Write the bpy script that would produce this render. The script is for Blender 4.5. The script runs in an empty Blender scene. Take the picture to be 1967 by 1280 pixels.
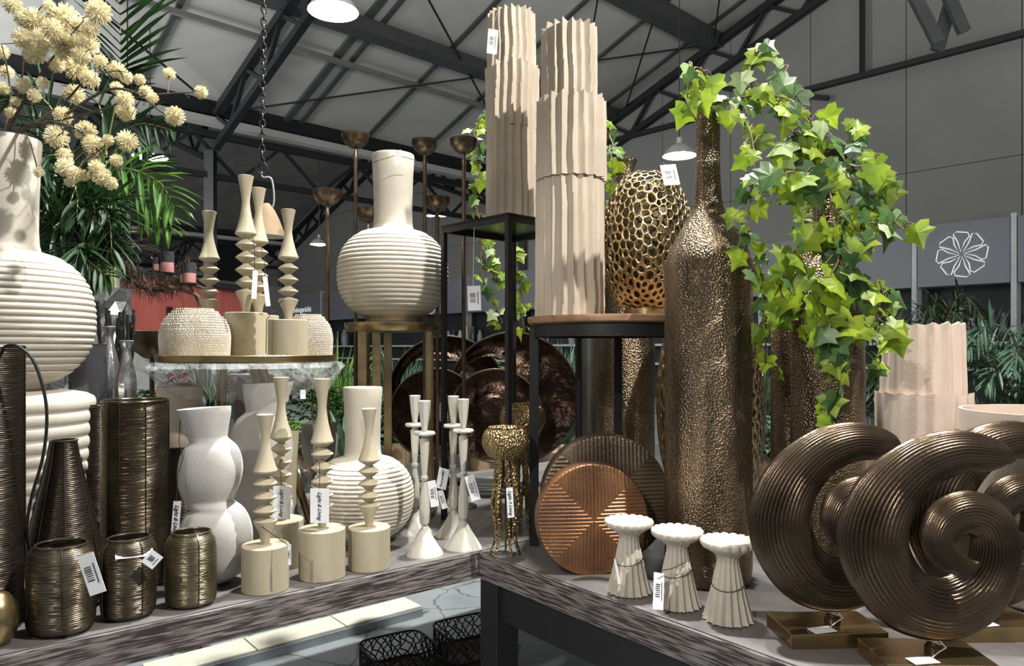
import bpy, bmesh, math, random
from mathutils import Vector, Matrix, noise
PI = math.pi
random.seed(7)
W, H, F, HOR, EYE = 1967, 1280, 1400.0, 670.0, 1.35
SC = bpy.context.scene
COL = SC.collection

# ---------------------------------------------------------------- camera, world, lights, exposure
cd = bpy.data.cameras.new('camera'); cam = bpy.data.objects.new('camera', cd); COL.objects.link(cam)
cd.sensor_width = 36; cd.lens = 36 * F / W; cd.shift_y = (HOR - H / 2) / W; cd.clip_start = 0.05; cd.clip_end = 200
cam.location = (0, 0, EYE); cam.rotation_euler = (PI / 2, 0, 0)
SC.camera = cam
wd = bpy.data.worlds.new('world'); SC.world = wd; wd.use_nodes = True
bg = wd.node_tree.nodes['Background']; bg.inputs[0].default_value = (.90, .93, .96, 1); bg.inputs[1].default_value = .42
SC.view_settings.view_transform = 'Standard'; SC.view_settings.look = 'None'
SC.view_settings.gamma = 1; SC.view_settings.use_curve_mapping = False
SC.view_settings.exposure = 0.2

def spot(name, loc, target, power, size=.06, cone=60, blend=.5, col=(1, .95, .88)):
    l = bpy.data.lights.new(name, 'SPOT'); l.energy = power; l.spot_size = math.radians(cone); l.spot_blend = blend
    l.shadow_soft_size = size; l.color = col
    o = bpy.data.objects.new(name, l); COL.objects.link(o); o.location = loc
    o.rotation_euler = (Vector(target) - Vector(loc)).to_track_quat('-Z', 'Y').to_euler(); return o
def area(name, loc, target, power, sx, sy, col=(1, 1, 1)):
    l = bpy.data.lights.new(name, 'AREA'); l.energy = power; l.shape = 'RECTANGLE'; l.size = sx; l.size_y = sy; l.color = col
    o = bpy.data.objects.new(name, l); COL.objects.link(o); o.location = loc
    o.rotation_euler = (Vector(target) - Vector(loc)).to_track_quat('-Z', 'Y').to_euler(); return o
spot('track_spot_right', (1.55, .85, 3.7), (-.1, 2.4, 1.3), 520, .03, 85, .4)
spot('track_spot_left', (-1.5, -.7, 3.5), (-.3, 2.1, 1.0), 85, .04, 80, .5)
spot('track_spot_back', (-.3, 4.6, 4.6), (.6, 2.0, 1.2), 95, .06, 90, .5)
spot('track_spot_front', (-1.1, -1.0, 2.7), (.55, 1.75, .85), 170, .03, 44, .5)
area('added_ceiling_fill', (1.5, 5.2, 4.9), (1.5, 5.6, 12), 1150, 10, 1.6, (1, .99, .94))  # added fill above the frame to brighten the ceiling, no real fixture
area('added_wall_fill', (9.5, 6.5, 3.2), (8, 15.5, 6.2), 90, 3, 3, (.95, .97, 1))  # added fill beyond the right edge, brightens the back wall
area('added_far_bay_fill', (-13, 8, 3.5), (-8, 24, 7), 1300, 5, 3, (.97, .98, 1))  # added fill beyond the left edge for the far roof bays
spot('added_plant_fill', (.2, 2.6, 5.2), (.2, 5.2, .8), 1500, .1, 140, .6, (.97, 1, .96))  # added unseen spot that lifts the dark background plants

# ---------------------------------------------------------------- helpers
def P(px, py, Y): return Vector(((px - W / 2) / F * Y, Y, EYE - (py - HOR) / F * Y))
def S(n, Y): return n / F * Y
TZ = 0.75
MATS = {}
def mat(name, col, rough=.6, metal=0.0, col2=None, ns=6.0, nd=4, bump=0.0, bs=60.0, kind='noise', bd=.004, stretch=(1, 1, 1),
        bstretch=(1, 1, 1), lo=.35, hi=.65, trans=0.0, emit=None, es=0, alpha=1.0, transm=0, rvar=0, coat=0):
    if name in MATS: return MATS[name]
    m = bpy.data.materials.new(name); m.use_nodes = True; nt = m.node_tree; N = nt.nodes; L = nt.links
    b = N['Principled BSDF']; out = N['Material Output']
    b.inputs['Roughness'].default_value = rough; b.inputs['Metallic'].default_value = metal
    b.inputs['Alpha'].default_value = alpha; b.inputs['Transmission Weight'].default_value = transm
    b.inputs['Coat Weight'].default_value = coat
    tc = N.new('ShaderNodeTexCoord')
    def mp(st):
        x = N.new('ShaderNodeMapping'); x.inputs['Scale'].default_value = st; L.new(tc.outputs['Object'], x.inputs[0]); return x.outputs[0]
    if col2 is None: col2 = tuple(c * .82 for c in col)
    nz = N.new('ShaderNodeTexNoise'); nz.inputs['Scale'].default_value = ns; nz.inputs['Detail'].default_value = nd; L.new(mp(stretch), nz.inputs['Vector'])
    cr = N.new('ShaderNodeValToRGB'); cr.color_ramp.elements[0].position = lo; cr.color_ramp.elements[1].position = hi
    cr.color_ramp.elements[0].color = (*col2, 1); cr.color_ramp.elements[1].color = (*col, 1)
    L.new(nz.outputs['Fac'], cr.inputs[0]); L.new(cr.outputs[0], b.inputs['Base Color'])
    if rvar:
        mr = N.new('ShaderNodeMapRange'); mr.inputs[3].default_value = rough - rvar; mr.inputs[4].default_value = rough + rvar
        L.new(nz.outputs['Fac'], mr.inputs[0]); L.new(mr.outputs[0], b.inputs['Roughness'])
    if bump:
        if kind == 'voronoi': t = N.new('ShaderNodeTexVoronoi'); o = 'Distance'
        elif kind == 'smoothv': t = N.new('ShaderNodeTexVoronoi'); t.feature = 'SMOOTH_F1'; o = 'Distance'
        else: t = N.new('ShaderNodeTexNoise'); t.inputs['Detail'].default_value = 5; o = 'Fac'
        t.inputs['Scale'].default_value = bs; L.new(mp(bstretch), t.inputs['Vector'])
        bp = N.new('ShaderNodeBump'); bp.inputs['Strength'].default_value = bump; bp.inputs['Distance'].default_value = bd
        L.new(t.outputs[o], bp.inputs['Height']); L.new(bp.outputs[0], b.inputs['Normal'])
    if emit: b.inputs['Emission Color'].default_value = (*emit, 1); b.inputs['Emission Strength'].default_value = es
    if trans:
        tr = N.new('ShaderNodeBsdfTranslucent'); L.new(cr.outputs[0], tr.inputs[0]); mx = N.new('ShaderNodeMixShader'); mx.inputs[0].default_value = trans
        L.new(b.outputs[0], mx.inputs[1]); L.new(tr.outputs[0], mx.inputs[2]); L.new(mx.outputs[0], out.inputs[0])
    MATS[name] = m; return m

class MB:
    def __init__(s): s.v = []; s.f = []
    def add(s, vs, fs):
        n = len(s.v); s.v += [tuple(v) for v in vs]; s.f += [tuple(i + n for i in f) for f in fs]; return s
    def lathe(s, prof, seg=48, c=(0, 0, 0), sx=1, sy=1, mod=None, cap=(True, False), rot=0):
        vs = []; fs = []
        for i, (r, z) in enumerate(prof):
            for k in range(seg):
                t = rot + 2 * PI * k / seg; rr, zz = (r, z) if mod is None else mod(t, i, r, z)
                vs.append((c[0] + rr * math.cos(t) * sx, c[1] + rr * math.sin(t) * sy, c[2] + zz))
        n = len(prof)
        for i in range(n - 1):
            for k in range(seg):
                k2 = (k + 1) % seg; fs.append((i * seg + k, i * seg + k2, (i + 1) * seg + k2, (i + 1) * seg + k))
        if cap[0]: fs.append(tuple(range(seg - 1, -1, -1)))
        if cap[1]: fs.append(tuple((n - 1) * seg + k for k in range(seg)))
        return s.add(vs, fs)
    def box(s, c, d, m=None):
        x, y, z = d[0] / 2, d[1] / 2, d[2] / 2
        vs = [Vector((a * x, b * y, e * z)) for a in (-1, 1) for b in (-1, 1) for e in (-1, 1)]
        if m is not None: vs = [m @ v for v in vs]
        vs = [v + Vector(c) for v in vs]
        return s.add(vs, [(0, 1, 3, 2), (4, 6, 7, 5), (0, 4, 5, 1), (2, 3, 7, 6), (0, 2, 6, 4), (1, 5, 7, 3)])
    def beam(s, a, b, w, h, up=(0, 0, 1)):
        a = Vector(a); b = Vector(b); d = (b - a); L = d.length; d.normalize(); u = Vector(up)
        if abs(d.dot(u)) > .98: u = Vector((1, 0, 0))
        x = d.cross(u).normalized(); z = x.cross(d).normalized()
        m = Matrix((x, d, z)).transposed()
        return s.box((a + b) / 2, (w, L, h), m)
    def tube(s, pts, r, seg=8, closed=False, sq=1.0):
        pts = [Vector(p) for p in pts]; n = len(pts)
        if not hasattr(r, '__len__'): r = [r] * n
        vs = []; fs = []; pu = None
        for i, p in enumerate(pts):
            if closed: t = pts[(i + 1) % n] - pts[i - 1]
            else: t = pts[min(i + 1, n - 1)] - pts[max(i - 1, 0)]
            if t.length < 1e-9: t = Vector((0, 0, 1))
            t.normalize()
            if pu is None: pu = Vector((0, 0, 1)) if abs(t.z) < .9 else Vector((1, 0, 0))
            u = (pu - t * pu.dot(t))
            if u.length < 1e-6: u = t.orthogonal()
            u.normalize(); w = t.cross(u); pu = u
            for k in range(seg):
                a = 2 * PI * k / seg; vs.append(p + (u * math.cos(a) + w * math.sin(a) * sq) * r[i])
        m = n if closed else n - 1
        for i in range(m):
            j = (i + 1) % n
            for k in range(seg):
                k2 = (k + 1) % seg; fs.append((i * seg + k, i * seg + k2, j * seg + k2, j * seg + k))
        if not closed: fs.append(tuple(range(seg - 1, -1, -1))); fs.append(tuple((n - 1) * seg + k for k in range(seg)))
        return s.add(vs, fs)
    def sphere(s, c, r, seg=16, rings=8):
        if not hasattr(r, '__len__'): r = (r, r, r)
        vs = []; fs = []
        for i in range(rings + 1):
            a = PI * i / rings
            for k in range(seg):
                t = 2 * PI * k / seg; vs.append((c[0] + r[0] * math.sin(a) * math.cos(t), c[1] + r[1] * math.sin(a) * math.sin(t), c[2] - r[2] * math.cos(a)))
        for i in range(rings):
            for k in range(seg):
                k2 = (k + 1) % seg; fs.append((i * seg + k, i * seg + k2, (i + 1) * seg + k2, (i + 1) * seg + k))
        return s.add(vs, fs)
    def mesh(s, name, smooth=40):
        me = bpy.data.meshes.new(name); me.from_pydata(s.v, [], s.f); me.update()
        if smooth:
            me.polygons.foreach_set('use_smooth', [True] * len(me.polygons)); me.set_sharp_from_angle(angle=math.radians(smooth))
        return me

def link(name, me, m=None, parent=None, loc=(0, 0, 0), rot=None):
    o = bpy.data.objects.new(name, me); COL.objects.link(o); o.location = loc
    if m is not None and me is not None and len(me.materials) == 0: me.materials.append(m)
    if rot: o.rotation_euler = rot
    if parent: o.parent = parent
    return o
def obj(name, mb, m, parent=None, loc=(0, 0, 0), rot=None, smooth=40, bev=0):
    o = link(name, mb.mesh(name, smooth), m, parent, loc, rot)
    if bev:
        b = o.modifiers.new('bevel', 'BEVEL'); b.width = bev; b.segments = 2; b.limit_method = 'ANGLE'; b.angle_limit = math.radians(40)
    return o
def tagit(o, label, cat, group=None):
    o['label'] = label; o['category'] = cat
    if group: o['group'] = group
    return o
def thing(name, label, cat, loc, group=None, rotz=0):
    o = bpy.data.objects.new(name, None); COL.objects.link(o); o.location = loc; o.rotation_euler = (0, 0, rotz); o.empty_display_size = .05
    return tagit(o, label, cat, group)
def struct(o): o['kind'] = 'structure'; return o
def copy_tree(o, parent=None):
    c = o.copy(); COL.objects.link(c)
    if parent: c.parent = parent
    for ch in list(o.children): copy_tree(ch, c)
    return c
def dup(o, loc, label, rotz=None, group=None, scale=None):
    c = copy_tree(o); c.location = loc; c['label'] = label
    if rotz is not None: c.rotation_euler = (0, 0, rotz)
    if group: c['group'] = group
    if scale: c.scale = (scale,) * 3
    return c
def cr(pts, n):
    """Catmull-Rom through tuples, n samples per span"""
    out = []; k = len(pts)
    for i in range(k - 1):
        p0 = pts[max(i - 1, 0)]; p1 = pts[i]; p2 = pts[i + 1]; p3 = pts[min(i + 2, k - 1)]
        for j in range(n):
            t = j / n
            out.append(tuple(.5 * (2 * b + (c - a) * t + (2 * a - 5 * b + 4 * c - d) * t * t + (3 * b - a - 3 * c + d) * t ** 3) for a, b, c, d in zip(p0, p1, p2, p3)))
    out.append(tuple(pts[-1])); return out
def textmesh(s, size, shear=0, ext=.0003, bold=0):
    c = bpy.data.curves.new('t', 'FONT'); c.body = s; c.size = size; c.shear = shear; c.extrude = ext; c.align_x = 'CENTER'; c.align_y = 'CENTER'; c.offset = bold
    o = bpy.data.objects.new('t', c); COL.objects.link(o); bpy.context.view_layer.update()
    me = bpy.data.meshes.new_from_object(o.evaluated_get(bpy.context.evaluated_depsgraph_get()))
    bpy.data.objects.remove(o); bpy.data.curves.remove(c); return me

# ---------------------------------------------------------------- materials
M_CREAM = mat('cream_ceramic', (.48, .41, .33), .85, col2=(.42, .36, .285), ns=9, bump=.35, bs=260, bd=.0015)
M_CREAM2 = mat('warm_white_ceramic', (.53, .49, .42), .85, col2=(.46, .42, .355), ns=9, bump=.35, bs=300, bd=.0015)
M_PINK = mat('blush_ceramic', (.56, .455, .385), .85, col2=(.50, .40, .335), ns=7, bump=.3, bs=200, bd=.0015)
M_WHITE = mat('rough_white_ceramic', (.56, .54, .52), .9, col2=(.52, .50, .48), ns=12, bump=.5, bs=400, bd=.0012)
M_SAND = mat('sand_painted_wood', (.42, .37, .265), .8, col2=(.37, .325, .23), ns=6, stretch=(8, 8, 1), bump=.1, bs=120)
M_TAUPE = mat('shadow_toned_ceramic', (.34, .30, .26), .85, ns=8, bump=.2, bs=200)  # taupe holds the shadow under the tray in its colour
M_BONE = mat('bone_white_resin', (.50, .48, .42), .7, col2=(.48, .46, .41), ns=14, bump=.5, bs=70, bd=.003)
M_HAM = mat('hammered_bronze', (.27, .20, .13), .32, .86, col2=(.055, .040, .027), ns=9, nd=7, bump=.8, bs=190, kind='voronoi', bd=.004, stretch=(1.6, 1.6, .3), rvar=.12)  # brushed vertical streaks, deepened in colour for highlight columns and dark side
M_HAM2 = mat('hammered_gold', (.42, .32, .16), .28, .95, col2=(.20, .14, .07), ns=12, bump=1.0, bs=150, kind='voronoi', bd=.006)
M_GOLD = mat('cast_gold', (.52, .40, .22), .27, .95, col2=(.30, .21, .10), ns=25, bump=.4, bs=180, bd=.002)
M_WIRE = mat('wire_bronze', (.17, .14, .10), .3, .92, col2=(.09, .07, .05), ns=20)
M_DWIRE = mat('dark_wire_bronze', (.07, .055, .045), .33, .9, ns=20)
M_COP = mat('copper_brown_glaze', (.30, .145, .07), .34, .55, col2=(.15, .075, .04), ns=10, bump=.3, bs=120, bd=.002)
M_COP2 = mat('dark_bronze_glaze', (.22, .165, .11), .32, .65, col2=(.11, .08, .055), ns=10, bump=.3, bs=120, bd=.002)
M_SWIRL = mat('swirl_bronze', (.115, .083, .056), .27, .8, col2=(.055, .038, .026), ns=9, bump=.25, bs=150, bd=.002)
M_MOON = mat('burnt_bronze', (.075, .040, .026), .34, .8, col2=(.022, .014, .010), ns=7, nd=6, bump=1, bs=9, bd=.035)
M_BRASS = mat('aged_brass', (.40, .30, .15), .28, .95, col2=(.26, .19, .10), ns=12, bump=.1, bs=40)
M_ANT = mat('antique_brass', (.20, .145, .095), .3, .9, col2=(.11, .08, .055), ns=12, bump=.1, bs=60)
M_IRON = mat('black_iron', (.022, .022, .024), .45, .4, ns=20)
M_BLACK = mat('black_paint', (.012, .012, .013), .5, ns=20)
M_SILV = mat('crumpled_silver', (.72, .73, .75), .2, .95, ns=10, bump=.5, bs=30, bd=.006)
M_WOODTOP = mat('brown_wood', (.30, .17, .09), .5, col2=(.19, .10, .05), ns=6, stretch=(1, 9, 9), bump=.2, bs=60)
M_TAB = mat('dark_oak', (.25, .215, .205), .42, col2=(.035, .028, .028), ns=70, nd=9, stretch=(.22, 3.5, 3.5), lo=.42, hi=.60, bump=.5, bs=40, bstretch=(.15, 3, 3), bd=.003)
M_TABS = mat('dark_table_surface', (.165, .153, .15), .40, col2=(.105, .098, .098), ns=7, nd=6, stretch=(.5, 2, 2), bump=.15, bs=40, bstretch=(.15, 3, 3), bd=.002)
M_PAPER = mat('white_paper', (.82, .83, .86), .6, ns=3)
M_INK = mat('printed_ink', (.05, .05, .06), .6)
M_CORD = mat('black_cord', (.01, .01, .01), .6)
M_STR = mat('white_string', (.7, .68, .62), .8)
M_IVY = mat('ivy_leaf', (.33, .44, .03), .42, col2=(.12, .21, .02), ns=14, nd=3, trans=.45, bump=.2, bs=40)
M_IVYD = mat('backlit_toned_ivy_leaf', (.085, .17, .045), .38, col2=(.04, .09, .03), ns=14, trans=.3, bump=.2, bs=40)  # backlit look of some leaves put into a darker colour
M_STEM = mat('vine_stem', (.16, .11, .06), .7)
M_STEMG = mat('pale_green_stem', (.35, .40, .12), .6)
M_PALM = mat('palm_leaf', (.020, .060, .014), .5, col2=(.008, .026, .008), ns=9, trans=.25)
M_PALMB = mat('bright_palm_leaf', (.11, .24, .035), .4, col2=(.04, .11, .02), ns=9, trans=.35)
M_FERN = mat('grey_green_leaf', (.12, .22, .14), .42, col2=(.04, .09, .05), ns=9, trans=.25)
M_BUSH = mat('fresh_green_leaf', (.26, .42, .10), .45, col2=(.08, .19, .04), ns=12, trans=.3)
M_POM = mat('dried_blossom', (.92, .88, .68), .8, col2=(.86, .77, .52), ns=40, trans=.3)
M_TWIG = mat('dark_twig', (.07, .05, .035), .8)
M_GLASS = mat('clear_glass', (.9, .92, .92), .06, transm=.95)
M_SMOKE = mat('dark_glass', (.05, .05, .055), .14, transm=.1)
M_PLAST = mat('clear_plastic_wrap', (.9, .92, .95), .15, alpha=.22, bump=1, bs=25, bd=.03)
M_CROCH = mat('chalk_white_resin', (.55, .50, .42), .85, col2=(.48, .43, .36), ns=20)
M_TERRA = mat('brown_pot', (.25, .17, .10), .8)
M_STONE = mat('pale_grey_pot', (.45, .44, .42), .8)
# ---------------------------------------------------------------- the hall
UX, VX = Vector((-.69, .724, 0)), Vector((.724, .69, 0))
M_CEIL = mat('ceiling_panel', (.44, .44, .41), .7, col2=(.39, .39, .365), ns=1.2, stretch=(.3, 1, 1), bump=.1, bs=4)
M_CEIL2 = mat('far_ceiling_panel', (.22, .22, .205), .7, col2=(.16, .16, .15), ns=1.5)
M_WALL = mat('grey_wall_panel', (.20, .20, .185), .65, col2=(.18, .18, .167), ns=.6)
M_STEEL = mat('dark_steel', (.018, .019, .021), .5, .3, ns=4)
M_STEELG = mat('grey_steel', (.075, .078, .08), .5, .2, ns=4)
M_FASC = mat('grey_fascia', (.19, .20, .22), .6, col2=(.17, .18, .20), ns=.8)
M_DARK = mat('dark_shade_and_pelmet', (.020, .021, .023), .7, ns=2)  # flat dark colour holding interior shade; also used on the pelmet
M_RED = mat('coral_red_wall', (.52, .13, .105), .65, col2=(.42, .10, .08), ns=1.5, stretch=(6, 6, .3))
M_PALEW = mat('pale_shop_wall', (.50, .52, .52), .7, ns=1)
M_SIGN = mat('white_sign_added_glow', (.85, .88, .9), .5, emit=(1, 1, 1), es=.25)  # white paint with a faint added glow, no lamp in the signs
M_LAMP = mat('lamp_light', (1, 1, 1), .5, emit=(1, .98, .95), es=45)
M_SHADE = mat('lamp_shade_metal', (.5, .5, .5), .4, .3)
M_FLOOR = mat('concrete_paving', (.27, .29, .30), .75, col2=(.19, .21, .22), ns=3, nd=8, bump=.4, bs=14, bd=.01)
m = M_FLOOR; N = m.node_tree.nodes; L = m.node_tree.links      # cracks and slab joints
tc = N.new('ShaderNodeTexCoord'); vo = N.new('ShaderNodeTexVoronoi'); vo.feature = 'DISTANCE_TO_EDGE'; vo.inputs['Scale'].default_value = 2.6
nz = N.new('ShaderNodeTexNoise'); nz.inputs['Scale'].default_value = 5; nz.inputs['Detail'].default_value = 6
mxv = N.new('ShaderNodeMix'); mxv.data_type = 'VECTOR'; mxv.inputs[0].default_value = .16
L.new(tc.outputs['Object'], nz.inputs['Vector']); L.new(tc.outputs['Object'], mxv.inputs[4]); L.new(nz.outputs['Color'], mxv.inputs[5]); L.new(mxv.outputs[1], vo.inputs['Vector'])
rp = N.new('ShaderNodeValToRGB'); rp.color_ramp.elements[0].position = .003; rp.color_ramp.elements[0].color = (.3, .3, .3, 1); rp.color_ramp.elements[1].position = .014
L.new(vo.outputs['Distance'], rp.inputs[0]); mul = N.new('ShaderNodeMixRGB'); mul.blend_type = 'MULTIPLY'; mul.inputs[0].default_value = 1
bs_ = N['Principled BSDF']; src = bs_.inputs['Base Color'].links[0].from_socket
L.new(src, mul.inputs[1]); L.new(rp.outputs[0], mul.inputs[2]); L.new(mul.outputs[0], bs_.inputs['Base Color'])
struct(obj('floor', MB().box((0, 12, -.05), (70, 80, .1)), M_FLOOR, smooth=0))

A0 = Vector((9.8, 14, 0))
def wallpt(t, z, off=0): p = A0 + UX * t - VX * off; return Vector((p.x, p.y, z))
def wall_t(px): k = (px - W / 2) / F; return (9.8 - 14 * k) / (.724 * k + .69)
# back wall (panelled), gable above, dark backing below the fascia, interior shade in its colour
w = MB()
for i in range(-6, 16):
    a, b = i * 2.05, (i + 1) * 2.05 - .016
    for z0, z1 in ((2.6, 5.06), (5.072, 7.3), (7.32, 10.4)):
        p = (wallpt(a, 0) + wallpt(b, 0)) / 2; p.z = (z0 + z1) / 2
        w.box(p, (2.034, .12, z1 - z0), Matrix.Rotation(math.atan2(UX.y, UX.x), 3, 'Z'))
struct(obj('wall_back', w, M_WALL, smooth=0))
RW = Matrix.Rotation(math.atan2(UX.y, UX.x), 3, 'Z')
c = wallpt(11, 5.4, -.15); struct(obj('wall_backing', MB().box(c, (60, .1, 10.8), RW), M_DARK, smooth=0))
f = MB()
seams = [-3.0, wall_t(1960), wall_t(1772), wall_t(1480), wall_t(912), wall_t(636), 40]
for i in range(len(seams) - 1):
    a, b = seams[i] + .06, seams[i + 1] - .06; c = wallpt((a + b) / 2, 3.22, .35); f.box(c, (b - a, .3, 1.24), RW)
struct(obj('trim_1', f, M_FASC, smooth=0))
for i, t in enumerate(seams[1:-1]):
    c = wallpt(t, 1.95, .35); struct(obj('trim_%d' % (i + 2), MB().box(c, (.09, .34, 3.9), RW), M_PALEW, smooth=0))
# stone shelf rails in the recess
for i, z in enumerate((.95, 1.45)):
    c = wallpt(14, z, .5); tagit(obj('wall_shelf', MB().box(c, (34, .4, .06), RW), M_PALEW, smooth=0), ('lower' if i == 0 else 'upper') + ' long pale shelf running below the grey sign fascia', 'shelf')
# pinwheel logos and words on the fascia
def logo(px, rad, z, name='pinwheel_sign', lab=''):
    t = wall_t(px); c = wallpt(t, z, .52); X = -UX; Z = Vector((0, 0, 1)); mb = MB()
    for k in range(8):
        a0 = 2 * PI * k / 8 + .25
        pts = []
        for r, a in ((.10, .0), (.55, -.02), (.93, -.10), (1.0, .05), (.93, .50), (.80, .62), (.52, .46)):
            aa = a0 - a; pts.append(c + (X * math.cos(aa) + Z * math.sin(aa)) * r * rad)
        mb.tube(pts, rad * .028, 6, True)
    tagit(obj(name, mb, M_SIGN), lab, 'sign')
def word(s, px, z, size, lab):
    me = textmesh(s, size, 0, .01, .004); t = wall_t(px); o = link('sign_lettering', me, M_SIGN, None, wallpt(t, z, .52))
    X = -UX; o.rotation_euler = Matrix((X, Vector((0, 0, 1)), X.cross(Vector((0, 0, 1))))).transposed().to_euler(); tagit(o, lab, 'sign')
logo(1862, .46, 3.2, lab='large white pinwheel logo on the grey fascia above the fluted blush vase')
logo(848, .50, 3.12, lab='white pinwheel logo on the far fascia, partly behind the round ribbed vase')
logo(524, .62, 3.1, lab='white pinwheel logo on the far fascia behind the candle holders on the brass tray')
word('adviesgericht', 598, 3.15, .36, 'white word adviesgericht on the far grey fascia')
#word('kwekers', 900, 3.15, .30, 'small white word on the fascia behind the hanging price tag')

# roof: saw of pitched bays, valleys along VX
G0 = Vector((-9.83, 14, 0)); SL = .36; ZV = 6.9
def rp(s, d, dz=0):  # point on near roof slope: s along the valley, d up the slope towards the camera
    p = G0 + VX * s - UX * d; return Vector((p.x, p.y, ZV + SL * abs(d) + dz))
def slab(mb, pts, th):
    pts = [Vector(p) for p in pts]; up = Vector((0, 0, th)); vs = pts + [p + up for p in pts]
    mb.add(vs, [(0, 1, 2, 3), (7, 6, 5, 4), (0, 4, 5, 1), (1, 5, 6, 2), (2, 6, 7, 3), (3, 7, 4, 0)])
roof = MB(); S0, S1 = -22, 14.26
slab(roof, [rp(S0, 0), rp(S1, 0), rp(S1, 15), rp(S0, 15)], .1)
def rq(s, d, z): p = G0 + VX * s - UX * d; return Vector((p.x, p.y, z))
slab(roof, [rq(S0, 15, ZV + 5.4), rq(S1, 15, ZV + 5.4), rq(S1, 30, ZV), rq(S0, 30, ZV)], .1)
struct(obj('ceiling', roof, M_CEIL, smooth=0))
roof2 = MB(); D = 8.5; n = 5
for i in range(n):
    a = -2 * D * i; zz = ZV - .1
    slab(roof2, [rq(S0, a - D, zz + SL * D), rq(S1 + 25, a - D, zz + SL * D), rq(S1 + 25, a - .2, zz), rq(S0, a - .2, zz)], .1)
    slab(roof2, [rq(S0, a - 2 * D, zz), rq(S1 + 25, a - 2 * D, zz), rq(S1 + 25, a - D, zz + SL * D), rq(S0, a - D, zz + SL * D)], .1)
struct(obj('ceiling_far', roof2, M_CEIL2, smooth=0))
# panel joints down the slope and purlins along it
j = MB(); s = -1.35 - 1.87 * 8
while s < S1:
    if -20 < s: j.beam(rp(s, .2, -.04), rp(s, 14.8, -.04), .10, .06)
    s += 1.87
j.beam(rp(5.75, .2, -.06), rp(5.75, 14.8, -.06), .16, .08)
struct(obj('trim_20', j, M_STEELG, smooth=0))
tn = 21
for d, wd_, hh, mt in ((2.68, .10, .10, M_CEIL2), (3.75, .42, .3, M_STEELG), (6.95, .5, .36, M_STEELG), (10.3, .5, .36, M_STEELG)):
    struct(obj('trim_%d' % tn, MB().beam(rp(S0, d, -.2), rp(S1, d, -.2), wd_, hh), mt, smooth=0)); tn += 1
# lattice girders along the valleys
def lattice(name, a, b, depth, n, w=.13, mt=None, up=Vector((0, 0, 1))):
    a = Vector(a); b = Vector(b); mb = MB(); dn = -up * depth
    mb.beam(a, b, w * 1.2, w * 1.2); mb.beam(a + dn, b + dn, w, w)
    for i in range(n):
        p = a.lerp(b, i / n); q = a.lerp(b, (i + .5) / n) + dn; r = a.lerp(b, (i + 1) / n)
        mb.beam(p, q, w * .55, w * .55); mb.beam(q, r, w * .55, w * .55)
    return struct(obj(name, mb, mt or M_STEEL, smooth=0))
for i in range(4):
    off = -2 * D * i
    e = S1 if i == 0 else S1 + 22
    mb = MB(); mb.beam(rq(S0, off, ZV - .06), rq(e, off, ZV - .06), .5, .34); struct(obj('trim_%d' % tn, mb, M_STEEL, smooth=0)); tn += 1
    struct(obj('trim_%d' % tn, MB().beam(rq(S0, off + .3, ZV - .42), rq(e, off + .3, ZV - .42), .3, .16), M_CEIL, smooth=0)); tn += 1
    lattice('trim_%d' % tn, rq(S0, off, ZV - .62), rq(e, off, ZV - .62), .95, 17 if i == 0 else 24); tn += 1
# rafter trusses
for s in (4.0 - 10.2, 4.0, 14.0):
    lattice('trim_%d' % tn, rp(s, .3, -.35), rp(s, 15, -.35), .75, 9, .15); tn += 1
    lattice('trim_%d' % tn, rp(s, 29.5, -10.35 * 0 - .35 - SL * 29.0), rp(s, 15, -.35), .75, 9, .15); tn += 1
    for i in range(1, 4):
        off = -2 * D * (i - 1); zz = ZV - .4
        lattice('trim_%d' % tn, rq(s, off - .3, zz), rq(s, off - D, zz + SL * D), .7, 6, .12); tn += 1
        lattice('trim_%d' % tn, rq(s, off - 2 * D + .3, zz), rq(s, off - D, zz + SL * D), .7, 6, .12); tn += 1
# gable tie beam, hangers, extra struts
tb = MB(); a = wallpt(-4, 7.32, .25); b = wallpt(17.5, 7.32, .25); tb.beam(a, b, .10, .11)
t = wall_t(1665); tb.beam(wallpt(t, 7.32, .25), wallpt(t, 10.3, .25), .09, .09)
tb.beam(wallpt(wall_t(1400), 7.9, .25), wallpt(wall_t(1600), 7.0, .25), .1, .1)
struct(obj('trim_%d' % tn, tb, M_STEEL, smooth=0)); tn += 1
# bracing rods
rd = MB()
for (s0, d0, s1, d1) in ((6.2, 5.2, 14, .3), (4.2, .4, 14, 7.0), (-6, .4, 4, 7), (-6, 7, 4, .4), (4.2, 7, 14, 14), (4.2, 14, 14, 7), (9.5, 7, 14, 2.2), (11.5, 7, 14, 4.2)):
    rd.beam(rp(s0, d0, -.3), rp(s1, d1, -.3), .035, .035)
struct(obj('trim_%d' % tn, rd, M_STEEL, smooth=0)); tn += 1
# crossing T-struts hung under the right roof
ts = MB()
for (x0, y0, x1, y1, Yq) in ((1745, 0, 1802, 82, 12), (1812, 0, 1852, 62, 12.2), (1838, -10, 1800, 98, 12.4)):
    ts.beam(P(x0, y0 - 30, Yq), P(x1, y1, Yq), .09, .2)
struct(obj('trim_%d' % tn, ts, M_STEELG, smooth=0)); tn += 1
# columns under the valley girders
for i, (s, off) in enumerate(((4.0, 0), (14.0, 0), (-6.2, 0), (4.0, -2 * D), (14.0, -2 * D), (24, -2 * D))):
    p = rq(s, off, 0); struct(obj('trim_%d' % tn, MB().box((p.x, p.y, ZV / 2 - .5), (.22, .22, ZV - 1)), M_STEEL, smooth=0)); tn += 1
# end wall far left
c = rq(0, -46, 3); struct(obj('wall_left', MB().box(c, (80, .2, 8), Matrix.Rotation(math.atan2(VX.y, VX.x), 3, 'Z')), M_DARK, smooth=0))

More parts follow.
